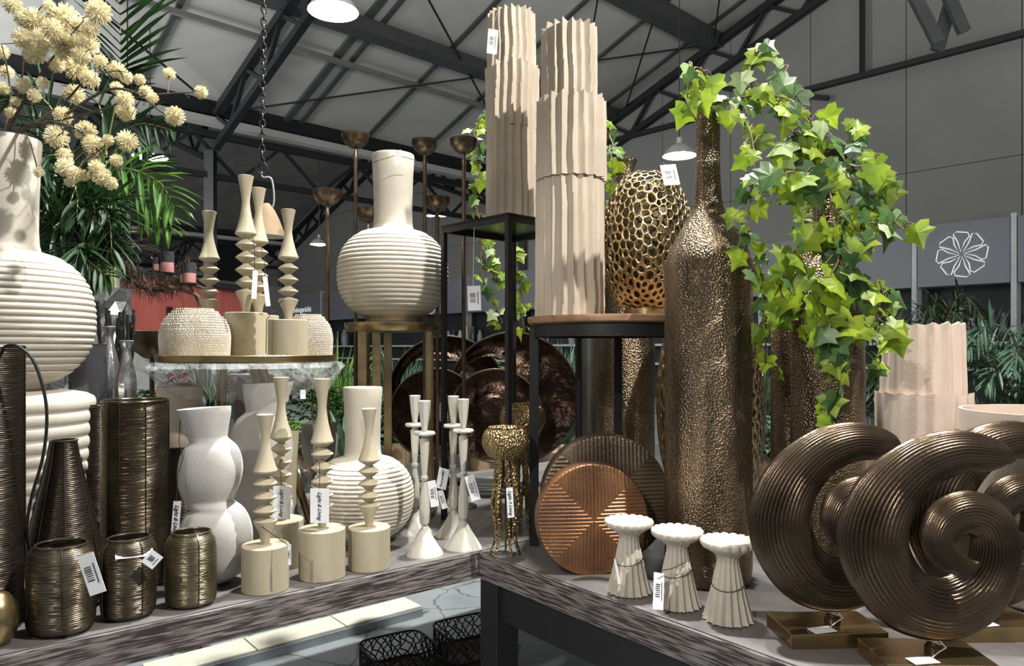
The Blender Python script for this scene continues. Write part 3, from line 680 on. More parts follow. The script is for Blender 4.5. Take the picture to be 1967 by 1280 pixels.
tag(f1, P(338, 998, 1.78), .018, .088, (0, .08, .15), BRAND, [P(346, 806, 1.86), P(344, 850, 1.83), P(352, 880, 1.81), P(342, 910, 1.79), P(338, 965, 1.78)])
t = obj('tapering_vase', MB().lathe([(.001, 0), (.045, 0), (.05, .01), (.052, .25), (.060, .37), (.076, .495), (.078, .505), (.074, .512), (.066, .50), (.05, .36), (.001, .35)], 64), M_TAUPE, None, (-.9, 2.52, TZ)); tagit(t, 'taupe vase widening to the top, in shade below the brass tray', 'vase')
tagit(obj('small_cup_vase', MB().lathe([(.001, 0), (.03, 0), (.033, .01), (.027, .15), (.030, .25), (.036, .345), (.034, .346), (.024, .25), (.001, .24)], 40), M_SAND, None, (-.70, 2.27, TZ)), 'slim sand coloured cup vase right behind the front disc candle holder', 'vase')
# crumpled silver bowl and ball, glass goblet, iron loops
def crumple(mb, c, r, h, seg=26, rings=9, amp=.012, seed=0):
    prof = [(r * (.5 + .5 * (i / rings)), h * i / rings) for i in range(rings + 1)]
    def md(t, i, rr, z): return rr + amp * noise.noise(Vector((math.cos(t) * 3 + seed, math.sin(t) * 3, i * .9))) * 2, z + amp * .8 * noise.noise(Vector((math.cos(t) * 4, math.sin(t) * 4 + seed, i)))
    return mb.lathe(prof, seg, c=c, mod=md)
q = P(432, 850, 2.75); tagit(obj('silver_bowl', crumple(MB(), (0, 0, 0), .06, q.z + .09 - TZ, amp=.012), M_SILV, None, (q.x - .02, q.y, TZ), smooth=10), 'crumpled silver pot below the brass tray, behind the sculpted vases', 'pot')
q = P(572, 900, 2.60); mb = MB(); mb.sphere((0, 0, .13), .058, 18, 12); mb.v = [tuple(Vector(v) * (1 + .12 * noise.noise(Vector(v) * 45))) for v in mb.v]; mb.lathe([(.03, 0), (.02, .02), (.02, .09)], 16)
tagit(obj('silver_ball', mb, M_SILV, None, (q.x - .02, q.y, TZ), smooth=10), 'crumpled silver ball on a foot behind the tall tagged candle holder', 'ornament')
q = P(614, 900, 2.8); g = thing('ribbed_goblet', 'grey ribbed glass goblet behind the tall tagged candle holder', 'glass', (q.x, q.y, TZ)); zt_ = P(0, 812, 2.8).z - TZ
def gm(t, i, r, z): return r + .0015 * math.cos(t * 22), z
obj('glass_bowl', MB().lathe([(.02, .12), (.045, .15), (.064, .20), (.069, .26), (.064, zt_), (.061, zt_), (.064, .26), (.058, .20), (.02, .14)], 132, mod=gm), mat('grey_glass', (.42, .39, .35), .2, col2=(.33, .30, .27), alpha=.75, ns=10), g); obj('foot', MB().lathe([(.001, 0), (.04, 0), (.03, .01), (.008, .03), (.008, .11), (.02, .13)], 32), M_SMOKE, g)
for k, (cx_, cy_, rx, ry, Yq, lab) in enumerate(((352, 765, 47, 26, 2.32, 'black iron loop handle of a basket behind the beige pot'), (450, 775, 44, 24, 2.62, 'black iron loop handle of a basket left of the taupe vase'))):
    c = P(cx_, cy_, Yq); hb = thing('iron_basket', lab.replace('loop handle of a basket', 'basket with high loop handle'), 'basket', (c.x, c.y, TZ)); lp = []
    for i in range(25): a = PI * i / 24; lp.append((S(rx, Yq) * math.cos(a), 0, c.z - TZ - S(ry, Yq) * .3 + S(ry, Yq) * 1.3 * math.sin(a)))
    rx_ = S(rx, Yq) * .9; lp = [(-rx_ * .9, 0, .22)] + lp[::-1] + [(rx_ * .9, 0, .22)]
    obj('handle', MB().tube(lp, .006, 8), M_IRON, hb); obj('basket_bowl', MB().lathe([(.001, 0), (.04, 0), (rx_, .2), (rx_, .22), (rx_ * .94, .22), (.035, .01), (.001, .01)], 30), M_IRON, hb)

# ---------------------------------------------------------------- brass pedestal stand
bsz = thing('pedestal_stand', 'round brass pedestal stand with flat legs carrying the round ribbed vase', 'side table', (-.434, 2.66, TZ)); zt_ = .694 - .002
obj('stand_top', MB().lathe([(.001, zt_ - .030), (.168, zt_ - .030), (.170, zt_ - .028), (.174, zt_ - .004), (.174, zt_), (.001, zt_)], 64), M_BRASS, bsz)
for px, yy in ((695, -.13), (723, -.06), (839, -.08), (825, .08), (745, .13)):
    x = (px - W / 2) / F * (2.66 + yy) + .434
    if math.hypot(x, yy) > .155: k = .155 / math.hypot(x, yy); x *= k
    obj('leg', MB().box((x, yy, (zt_ - .03) / 2), (.030 if px != 839 else .020, .010, zt_ - .03), Matrix.Rotation(.2, 3, 'Z')), M_BRASS, bsz, smooth=0, bev=.001)
obj('foot_ring', MB().tube([(math.cos(i * PI / 18) * .155, math.sin(i * PI / 18) * .155, .008) for i in range(36)], .008, 6, True), M_BRASS, bsz)
# tall cup candle stands
def cupstand(label, px, ytop, Y, r=.053):
    x = (px - W / 2) / F * Y; h = EYE - (ytop - HOR) / F * Y - TZ; t = thing('cup_candle_stand', label, 'candle stand', (x, Y, TZ), 'tall antique brass cup candle stands')
    obj('stem', MB().lathe([(.008, .01), (.008, h - .10), (.010, h - .085), (.006, h - .07), (.006, h - .05)], 14, cap=(True, True)), M_ANT, t)
    obj('base_plate', MB().lathe([(.001, 0), (.05, 0), (.051, .004), (.048, .008), (.01, .012)], 32), M_ANT, t)
    obj('cup', MB().lathe([(.004, h - .055), (.02, h - .053), (r * .72, h - .040), (r * .93, h - .022), (r, h), (r - .003, h), (r * .88, h - .02), (r * .6, h - .04), (.001, h - .046)], 36), M_ANT, t)
cupstand('cup candle stand left of the upper ribbed vase neck, tall', 683, 258, 2.84)
cupstand('cup candle stand right of the upper ribbed vase neck, tall, nearer the vase', 816, 270, 2.86)
cupstand('cup candle stand tall, just left of the tall fluted vase on iron stand', 891, 268, 2.76)
cupstand('shortest cup candle stand at the left, beside a glowing lamp', 629, 366, 2.62, .054)
cupstand('short cup candle stand right of the ribbed vase, in front of two tiny lamps', 840, 380, 2.93)
cupstand('cup candle stand mostly hidden behind the upper ribbed vase neck', 707, 402, 3.0)

# ---------------------------------------------------------------- iron plinth stand with its fluted vase
N0 = Vector((-.012, 2.3)); a = Vector((-.68, .73)) * .35; b = Vector((.73, .68)) * .35; cc = N0 + (a + b) / 2; ps = 1.78 - TZ
st = thing('plinth_stand', 'tall square black iron plinth stand carrying the left fluted vase', 'plant stand', (cc.x, cc.y, TZ)); rzp = math.atan2(b.y, b.x); RM = Matrix.Rotation(rzp, 3, 'Z')
obj('plate', MB().box((0, 0, ps - .004), (.35, .35, .008), RM), mat('iron_plate', (.03, .034, .032), .25, .7, col2=(.012, .013, .013), ns=6), st, smooth=0)  # greenish patches in the plate colour stand for reflections
for sx in (-1, 1):
    for sy in (-1, 1):
        e = RM @ Vector((sx * .166, sy * .166, 0)); obj('leg', MB().box((e.x, e.y, (ps - .008) / 2), (.016, .016, ps - .008), RM), M_IRON, st, smooth=0)
fr = MB()
for sx, sy, dx, dy in ((0, -1, 1, 0), (0, 1, 1, 0), (-1, 0, 0, 1), (1, 0, 0, 1)):
    e = RM @ Vector((sx * .167, sy * .167, 0)); fr.box((e.x, e.y, ps - .016), (.33 * dx + .012, .33 * dy + .012, .018), RM)
obj('frame', fr, M_IRON, st, smooth=0)
tag(st, P(911, 573, 2.42), .044, .082, (0, -.03, 0), string=[P(911, 437, 2.43), P(910, 470, 2.42), P(909, 550, 2.42)], smat=M_STR)
# ---------------------------------------------------------------- fluted column vases
def fluted(label, loc, Hh, tiers, nf, m, seed, group, lean=0, am_=.0135):
    seg = nf * 12; rows = []
    # tiers: (z_low, z_high, r_low, r_high)
    for ti, (z0, z1, r0, r1) in enumerate(tiers):
        last = ti == len(tiers) - 1
        for i in range(15):
            u = i / 14; rows.append((r0 + (r1 - r0) * u, z0 + (z1 - z0) * u, ti, u))
    vs = []
    rnd = random.Random(seed); ph = [[rnd.uniform(-.5, .5) for _ in range(nf)] for _ in tiers]; am = [[rnd.uniform(.6, 1.3) for _ in range(nf)] for _ in tiers]
    for r, z, ti, u in rows:
        for k in range(seg):
            t = 2 * PI * k / seg; wv = t + .045 * noise.noise(Vector((math.cos(t) * 3, math.sin(t) * 3, z * 7 + seed))) + .06 * noise.noise(Vector((seed, ti * 3, z * 9)))
            fl = wv * nf / (2 * PI); ki = int(math.floor(fl + .5)) % nf; c = abs(math.sin(PI * (fl + .5)))   # 1 at crest centre
            d = abs(fl - math.floor(fl + .5)) * 2  # 0 crest, 1 valley
            crest = (1 - d) ** 1.45
            rr = r + am_ * am[ti][ki] * crest - .005
            top = .5 + .5 * math.cos(PI * min(1, (1 - u) * 7))
            zz = z + (u > .86) * top * (.007 * am[ti][ki] * crest - .001) * (1 if ti < len(tiers) else 1)
            if ti < len(tiers) - 1 and u > .9: rr -= 0
            vs.append((rr * math.cos(t) + lean * z, rr * math.sin(t), zz))
    n = len(rows); fs = [(i * seg + k, i * seg + (k + 1) % seg, (i + 1) * seg + (k + 1) % seg, (i + 1) * seg + k) for i in range(n - 1) for k in range(seg)]
    fs.append(tuple(range(seg - 1, -1, -1))); b0 = (n - 1) * seg; top = len(vs)
    for kk, (f_, dz) in enumerate(((.93, 0), (.88, -.06), (.86, -.3))):
        for k in range(seg): x, y, z = vs[b0 + k]; vs.append((x * f_, y * f_, z + dz))
        a0 = b0 if kk == 0 else top + (kk - 1) * seg
        for k in range(seg): k2 = (k + 1) % seg; fs.append((a0 + k, a0 + k2, top + kk * seg + k2, top + kk * seg + k))
    fs.append(tuple(top + 2 * seg + k for k in range(seg)))
    mb = MB(); mb.add(vs, fs); o = obj('fluted_vase', mb, m, None, loc, smooth=50); return tagit(o, label, 'vase', group)
G_F = 'tiered fluted column vases'
H1 = .735; zp = TZ + ps
v1 = fluted('tall three tiered fluted cream vase on the black iron plinth, back left', (cc.x + .003, cc.y, zp), H1, [(0, .355, .087, .082), (.33, .545, .083, .087), (.535, H1, .077, .074)], 20, M_CREAM, 3, G_F)
tag(v1, P(946, 80, 2.42), .034, .082, (0, .07, .25), string=[P(956, 22, 2.47), P(950, 40, 2.44), P(948, 60, 2.42)])
H2 = .872; WZ = 1.445
v2 = fluted('tallest three tiered fluted cream vase on the round wooden side table', (.178, 2.22, WZ), H2, [(0, .46, .099, .095), (.415, .655, .102, .100), (.635, H2, .080, .079)], 20, M_CREAM, 8, G_F)
v3 = fluted('blush fluted vase standing on the table behind the swirl sculptures', (1.156, 2.05, TZ), .67, [(0, .235, .122, .120), (.215, .475, .121, .120), (.455, .665, .107, .102)], 17, M_PINK, 12, G_F, 0, .008)
tagit(obj('wide_pot', MB().lathe([(.001, 0), (.15, 0), (.16, .01), (.19, .2), (.2, .44), (.2, .452), (.193, .452), (.185, .2), (.15, .03), (.001, .03)], 72), M_PINK, None, (1.30, 1.74, TZ)), 'wide plain blush pot at the right edge behind the swirls', 'pot')

# ---------------------------------------------------------------- round wooden side table
wt = thing('side_table', 'round wooden side table with black iron legs carrying the fluted and openwork vases', 'side table', (.31, 2.24, TZ)); z_ = WZ - TZ
obj('table_top', MB().lathe([(.001, z_ - .022), (.256, z_ - .022), (.261, z_ - .018), (.263, z_ - .004), (.261, z_), (.001, z_)], 72), M_WOODTOP, wt)
obj('iron_hoop', MB().lathe([(.235, z_ - .060), (.245, z_ - .060), (.245, z_ - .022), (.235, z_ - .022), (.235, z_ - .060)], 64, cap=(False, False)), M_IRON, wt)
for lx, ly, w_ in ((-.243, -.02, .028), (-.085, .225, .010), (.05, .235, .026), (.235, -.05, .026)):
    obj('leg', MB().box((lx, ly, (z_ - .03) / 2), (w_, .02, z_ - .03)), M_IRON, wt, smooth=0, bev=.001)

# ---------------------------------------------------------------- openwork (coral) vases
def openwork(name, label, loc, R, Hh, n, m, hole, seed, zc=.5, pw=1.0, th=.004, group=None, top=.92, shape=None):
    rnd = random.Random(seed); pts = []
    for i in range(n):
        z = 1 - 2 * (i + .5) / n; ph = i * 2.399963 + rnd.uniform(-.35, .35) * 6 / math.sqrt(n); z = max(-.995, min(.995, z + rnd.uniform(-1.2, 1.2) / n * 3)); r = math.sqrt(1 - z * z)
        pts.append(Vector((r * math.cos(ph), r * math.sin(ph), z)))
    bm = bmesh.new(); vv = [bm.verts.new(p) for p in pts]; bmesh.ops.convex_hull(bm, input=vv); bm.verts.ensure_lookup_table(); bm.faces.ensure_lookup_table(); bm.normal_update()
    cen = {f.index: f.calc_center_median().normalized() for f in bm.faces}
    for i, f in enumerate(bm.faces): f.index = i
    cen = [f.calc_center_median().normalized() for f in bm.faces]
    vs = list(cen); fs = []
    for v in bm.verts:
        lf = list(v.link_faces)
        if len(lf) < 3: continue
        if v.co.z > top or v.co.z < -.985: continue
        ax = v.co.normalized(); u = ax.orthogonal().normalized(); w = ax.cross(u)
        lf.sort(key=lambda f: math.atan2((cen[f.index] - ax).dot(w), (cen[f.index] - ax).dot(u)))
        c = sum((cen[f.index] for f in lf), Vector()) / len(lf); k0 = len(vs); h = hole(v.co.z) * rnd.uniform(.85, 1.1); ml = len(lf)
        for f in lf: vs.append(c.lerp(cen[f.index], h))
        for i in range(ml):
            j = (i + 1) % ml; fs.append((lf[i].index, lf[j].index, k0 + j, k0 + i))
    bm.free()
    out = []
    for p in vs:
        p = p.normalized(); z = p.z; zz = (z + 1) / 2; rr = math.sqrt(max(0, 1 - z * z))
        R2 = R * (shape(zz) if shape else 1); a = math.atan2(p.y, p.x); rad = rr ** .8 * R2 if not shape else R2
        out.append((math.cos(a) * rad, math.sin(a) * rad, Hh * zz))
    mb = MB(); mb.add(out, fs); o = obj(name, mb, m, None, loc, smooth=180)
    s = o.modifiers.new('solid', 'SOLIDIFY'); s.thickness = th; s.offset = -1; o.data.set_sharp_from_angle(angle=math.radians(70))
    return tagit(o, label, 'vase', group)
cv = Vector((.4265, 2.3, WZ)); CVP = thing('openwork_vase', 'egg shaped gold openwork vase with netlike holes on the wooden side table', 'vase', cv)
ob = openwork('openwork_shell', '', (0, 0, .012), .143, .455, 640, M_GOLD, lambda z: .84 if z > 0 else .84 + z * .36, 5, th=.005, top=.95)
ob.name = 'openwork_shell'; del ob['label']; del ob['category']; ob.parent = CVP
obj('foot', MB().lathe([(.001, 0), (.07, 0), (.07, .03), (.055, .034), (.001, .034)], 40), M_GOLD, CVP)
obj('inner_shade_sheet', MB().lathe([(.05, .035), (.085, .08), (.105, .16), (.11, .24), (.10, .33), (.07, .42)], 40, cap=(False, False)), mat('painted_inner_shade', (.10, .075, .04), .5, .8), CVP)  # added dark sheet standing for the shade inside the openwork
tag(CVP, P(1287, 336, 2.17), .050, .066, (-.25, -.12, .2), string=[P(1272, 312, 2.22), P(1280, 318, 2.18)])
mv = openwork('openwork_vase', 'large gold openwork floor vase half hidden behind the front bronze bottle', (.68, 2.5, TZ), .182, .82, 900, M_GOLD, lambda z: .45, 9, th=.005, top=.97)

# ---------------------------------------------------------------- hammered bronze bottles
def bottle(label, loc, r, h, seed, m=M_HAM, neck=.30, rn=None):
    rn = rn or r * .275
    pr = [(.001, 0), (r * .94, 0), (r * .97, h * .01), (r, h * .03)]
    for i in range(1, 20): pr.append((r, h * (.03 + .60 * i / 19)))
    pr += cr([(r, h * .640), (r * .99, h * .662), (r * .93, h * .684), (r * .72, h * .722), (r * .47, h * .758), (rn * 1.25, h * .785), (rn * 1.08, h * .82), (rn, h * .87), (rn * 1.0, h * .93), (rn * 1.08, h * .97), (rn * 1.45, h * .994), (rn * 1.5, h)], 5)
    pr += [(rn * 1.35, h), (rn * .9, h * .97), (rn * .8, h * .85)]
    def md(t, i, rr, z):
        n_ = noise.noise(Vector((math.cos(t) * 2.2 + seed, math.sin(t) * 2.2, z * 9))) + .5 * noise.noise(Vector((math.cos(t) * 7, math.sin(t) * 7 + seed, z * 30))); return rr * (1 + .018 * n_) if 3 < i else rr, z
    o = obj('bronze_bottle', MB().lathe(pr, 72, mod=md), m, None, loc, smooth=75); return tagit(o, label, 'bottle', 'tall hammered bronze bottles')
b1 = bottle('tall hammered bronze bottle in front, ivy at its mouth, tallest of the bottles', (.511, 1.9, TZ), .111, 1.238, 1)
obj('neck_string', MB().tube([(math.cos(i * PI / 12) * .0305, math.sin(i * PI / 12) * .0305, 1.085 + .002 * math.sin(i)) for i in range(24)], .0008, 4, True), M_STR, b1)
b2 = bottle('tall hammered bronze bottle with ivy behind the left swirl sculpture', (.800, 1.85, TZ), .088, 1.098, 4)
b3 = bottle('dark hammered bronze bottle, half hidden behind the ivy bottle', (.872, 2.16, TZ), .100, 1.07, 6)
b4 = bottle('hammered bronze bottle in the dark under the wooden side table', (.425, 2.75, TZ), .112, 1.31, 9)
tagit(obj('metal_cylinder_vase', MB().lathe([(.001, 0), (.055, 0), (.057, .01), (.057, .68), (.053, .68), (.052, .02), (.001, .02)], 40), mat('green_grey_metal', (.16, .17, .14), .35, .8, ns=8), None, (.33, 2.95, TZ)), 'green grey metal cylinder vase behind the side table legs', 'vase')

# ---------------------------------------------------------------- ribbed disc vases
def discvase(label, loc, R, th, pitch, m, rz):
    nr, nt = int(R / .0017), 420; vs = []; fs = []
    def hgt(x, z):
        s = abs(math.sin(PI * (x if abs(z) > abs(x) else z) / pitch)) ** .7; edge = min(1, (R - math.hypot(x, z)) / .004); return .0035 * s * max(edge, 0)
    for i in range(nr + 1):
        r = R * i / nr * .985
        for k in range(nt):
            t = 2 * PI * k / nt; x, z = r * math.cos(t), r * math.sin(t); vs.append((x, -th / 2 - hgt(x, z) - .010 * (1 - (r / R) ** 2), max(z, -R * .965)))
    for rr, yy in ((R * .997, -th / 2 + .003), (R, -th / 2 + .008), (R, th / 2 - .008), (R * .985, th / 2)):
        for k in range(nt): t = 2 * PI * k / nt; vs.append((rr * math.cos(t), yy, max(rr * math.sin(t), -R * .965)))
    n = nr + 5
    for i in range(n - 1):
        for k in range(nt): k2 = (k + 1) % nt; fs.append((i * nt + k, i * nt + k2, (i + 1) * nt + k2, (i + 1) * nt + k))
    fs.append(tuple((n - 1) * nt + k for k in range(nt)))
    mb = MB(); mb.add(vs, fs); o = obj('ribbed_disc_vase', mb, m, None, (loc[0], loc[1], TZ + R * .965), (0, 0, rz), smooth=45); return tagit(o, label, 'vase')
discvase('small copper brown disc vase with crossing ribs, in front of the larger disc', (.212, 1.965, 0), .150, .06, .0098, M_COP, .12)
discvase('larger dark bronze disc vase with crossing ribs behind the copper one', (.262, 2.08, 0), .182, .07, .0112, M_COP2, .05)

# ---------------------------------------------------------------- hammered jellyfish candle bowls
def jelly(label, loc, s=1.0, seed=0):
    t = thing('tentacle_bowl', label, 'candle holder', loc); R = .068 * s; zc = .33 * s
    pr = cr([(R * .25, zc - .052 * s), (R * .7, zc - .045 * s), (R * .98, zc - .015 * s), (R, zc + .006 * s), (R * .9, zc + .028 * s), (R * .72, zc + .038 * s), (R * .74, zc + .042 * s)], 5)
    obj('hammered_bowl', MB().lathe(pr + [(R * .68, zc + .040 * s), (R * .6, zc + .01 * s), (.001, zc - .02 * s)], 56, cap=(True, False)), M_HAM2, t, smooth=60)
    rnd = random.Random(seed)
    for k in range(8):
        a = 2 * PI * k / 8 + .2; rr = R * .5; tw = rnd.uniform(-.8, .8)
        pts = [(math.cos(a) * R * .35, math.sin(a) * R * .35, zc - .045 * s), (math.cos(a + tw * .3) * rr * .8, math.sin(a + tw * .3) * rr * .8, zc - .11 * s), (math.cos(a + tw * .6) * rr * 1.1, math.sin(a + tw * .6) * rr * 1.1, zc - .19 * s), (math.cos(a + tw) * rr * .75, math.sin(a + tw) * rr * .75, zc - .26 * s), (math.cos(a + tw) * rr * 1.3, math.sin(a + tw) * rr * 1.3, .002)]
        pp = cr(pts, 7); obj('tentacle', MB().tube(pp, [.0085 * s * (1 - .65 * i / len(pp)) * (1 + .12 * math.sin(i * 2.2)) for i in range(len(pp))], 8), M_HAM2, t)
    return t
j1 = jelly('hammered gold bowl on twisting tentacle legs, in front beside the white candlesticks', (-.020, 2.13, TZ), 1.0, 1)
j2 = jelly('second hammered gold tentacle bowl, behind the front one near the thick iron leg', (.035, 2.42, TZ), 1.12, 2)
tag(j1, P(980, 966, 2.06), .020, .085, (0, -.06, .35), BRAND, [P(968, 880, 2.12), P(974, 920, 2.07), P(979, 940, 2.06)])

# ---------------------------------------------------------------- burnt bronze moon dishes on stands
def moon(label, px, py, Y, R, hx, hz, hr, rz=0):
    c = P(px, py, Y); t = thing('moon_dish', label, 'ornament', (c.x, c.y, TZ), 'burnt bronze moon dishes', rz); nt = 96; nr = 14; vs = []; fs = []
    zc = c.z - TZ
    for side in (0, 1):
        for i in range(nr + 1):
            u = i / nr
            for k in range(nt):
                a = 2 * PI * k / nt; ix, iz = hx * R + hr * R * math.cos(a), hz * R + hr * R * math.sin(a); ox, oz = R * math.cos(a), R * math.sin(a)
                x, z = ix + (ox - ix) * u, iz + (oz - iz) * u; d = -.022 * math.sin(PI * u) + .01 * noise.noise(Vector((x * 8, z * 8, px)))
                y = (.025 - d) + (side * (.006 + .018 * math.sin(PI * u)) if 0 < i < nr else 0); vs.append((x, y, z + zc))
    m_ = (nr + 1) * nt
    for i in range(nr):
        for k in range(nt):
            k2 = (k + 1) % nt; q = (i * nt + k, i * nt + k2, (i + 1) * nt + k2, (i + 1) * nt + k); fs.append(q); fs.append(tuple(m_ + e for e in q[::-1]))
    mb = MB(); mb.add(vs, fs); obj('curved_dish', mb, M_MOON, t, smooth=60)
    rim = [(R * math.cos(i * PI / 48), .025, R * math.sin(i * PI / 48) + zc) for i in range(96)]; obj('rim', MB().tube(rim, .0045, 6, True), M_ANT, t)
    h = zc - R; b = MB(); b.box((0, .03, .008), (.14, .09, .016)); obj('foot_plate', b, M_IRON, t, smooth=0, bev=.002); obj('support_rod', MB().tube([(0, .035, .01), (0, .035, h + .03)], .007, 8), M_IRON, t); return t
moon('dark moon dish at the left of the four, behind the white candlesticks', 835, 797, 2.985, .187, .30, .05, .28)
moon('large dark moon ring at the back left, its hole showing greenery', 858, 760, 3.22, .262, -.20, .10, .60)
moon('dark moon dish in front of the biggest ring, behind the iron stand legs', 952, 800, 2.93, .188, -.05, .10, .30)
moon('biggest dark moon ring at the back right, its hole towards the upper left', 985, 766, 3.12, .283, -.36, .14, .50)

# ---------------------------------------------------------------- bronze swirl sculptures
SW = [(1948, 876, 3), (1925, 868, 22), (1893, 864, 34), (1832, 862, 42), (1766, 887, 49), (1707, 945, 58), (1679, 1020, 63), (1695, 1088, 63), (1742, 1145, 61), (1810, 1163, 57), (1866, 1140, 54), (1898, 1088, 47), (1903, 1030, 43), (1884, 988, 41), (1842, 971, 40), (1800, 985, 37), (1782, 1020, 31), (1797, 1052, 24), (1828, 1062, 14), (1845, 1058, 4)]
def swirl_meshes():
    q = 1.37 / F; pts = [((x - 1795) * q, -(y - 1222) * q, h * q, (0 if i < 11 else -(i - 10) * .0065)) for i, (x, y, h) in enumerate(SW)]
    cs = cr(pts, 11); seg = 176; nr = 22; vs = []; n = len(cs)
    for i, (x, z, h, dy) in enumerate(cs):
        a = cs[max(i - 1, 0)]; b = cs[min(i + 1, n - 1)]; tx, tz = b[0] - a[0], b[1] - a[1]; l = math.hypot(tx, tz) or 1; nx, nz_ = -tz / l, tx / l
        for k in range(seg):
            t = 2 * PI * k / seg; rib = 1 + .085 * (abs(math.sin(nr * t + .5 * math.sin(i * .05))) ** .6 - .6); inx = math.cos(t) * h * rib; dep = math.sin(t) * (h * .72) * rib
            vs.append((x + nx * inx, dy + dep, z + nz_ * inx))
    fs = [(i * seg + k, i * seg + (k + 1) % seg, (i + 1) * seg + (k + 1) % seg, (i + 1) * seg + k) for i in range(n - 1) for k in range(seg)]
    fs.append(tuple(range(seg))); fs.append(tuple((n - 1) * seg + k for k in range(seg - 1, -1, -1)))
    mb = MB(); return mb.add(vs, fs)
sw = thing('swirl_sculpture', 'ribbed bronze swirl sculpture in the very front at the bottom right, whole spiral visible', 'sculpture', (.794, 1.372, TZ), 'ribbed bronze swirl sculptures', -.04)
obj('swirl', swirl_meshes(), M_SWIRL, sw, (0, 0, .052), smooth=60)
obj('base_plate', MB().box((-.015, .0, .015), (.20, .125, .030)), M_BRASS, sw, smooth=0, bev=.002)
obj('stem', MB().lathe([(.016, .030), (.016, .040), (.012, .044), (.012, .054), (.015, .058), (.015, .064), (.009, .066), (.009, .085)], 24), M_ANT, sw)
kn_ = MB()
for i in range(3): kn_.tube([(math.cos(a) * .0125, math.sin(a) * .0125, .050 + i * .006 + .003 * math.sin(a * 2 + i)) for a in [j * PI / 9 for j in range(18)]], .0011, 5, True)
kn_.tube([(.004, -.013, .055), (.012, -.02, .045), (-.004, -.024, .038), (-.03, -.045, .034)], .0011, 5); obj('string', kn_, M_STR, sw)
obj('price_tag', MB().box((-.045, -.048, .0325), (.05, .028, .0012), Matrix.Rotation(.2, 3, 'Z')), M_PAPER, sw, smooth=0)
sA = dup(sw, (.668, 1.52, TZ), 'ribbed bronze swirl sculpture left of and behind the front one', .05)
sB = dup(sw, (1.015, 1.55, TZ), 'ribbed bronze swirl sculpture at the right edge, mostly hidden behind the front one', .03)
# ---------------------------------------------------------------- plants
def leaflet(mb, a, d, L_, w, droop=.3, seg=4, fold=.25, nrm=None):
    """a narrow blade starting at a, heading d, drooping"""
    a = Vector(a); d = Vector(d).normalized(); side = d.cross(Vector((0, 0, 1)))
    if side.length < .05: side = Vector((1, 0, 0))
    side.normalize(); p = a.copy(); vs = []; fs = []
    for i in range(seg + 1):
        u = i / seg; ww = w * (math.sin(PI * min(1, u * .85 + .12)) ** .7) * (1 if i < seg else .05); up = side.cross(d)
        vs += [p - side * ww / 2 + up * ww * fold, p, p + side * ww / 2 + up * ww * fold]
        d = (d + Vector((0, 0, -droop / seg))).normalized(); p = p + d * L_ / seg
    for i in range(seg):
        k = 3 * i; fs += [(k, k + 1, k + 4, k + 3), (k + 1, k + 2, k + 5, k + 4)]
    mb.add(vs, fs)
def frond(stem, fol, pts, n, L_, w, droop=.5, spread=1.0, start=.25, r=.004):
    pp = cr([tuple(p) for p in pts], 8); stem.tube(pp, [r * (1 - .7 * i / len(pp)) for i in range(len(pp))], 6); m_ = len(pp) - 1
    for i in range(n):
        u = start + (1 - start) * i / (n - 1); x = u * m_; k = min(int(x), m_ - 1); p = Vector(pp[k]).lerp(Vector(pp[k + 1]), x - k); t = (Vector(pp[k + 1]) - Vector(pp[k])).normalized()
        s = t.cross(Vector((0, -1, .3))).normalized(); ll = L_ * math.sin(PI * (.18 + .74 * (u - start) / (1 - start))) ** .7
        for sg in (-1, 1):
            d = t * (.55 + .5 * u) + s * sg * spread * (1 - .3 * u) + Vector((0, random.uniform(-.35, .35), random.uniform(-.1, .15))); leaflet(fol, p, d, ll * random.uniform(.85, 1.1), w, droop * random.uniform(.6, 1.3))
def plantthing(name, label, loc, cat='plant', group=None, rz=0): return thing(name, label, cat, loc, group, rz)

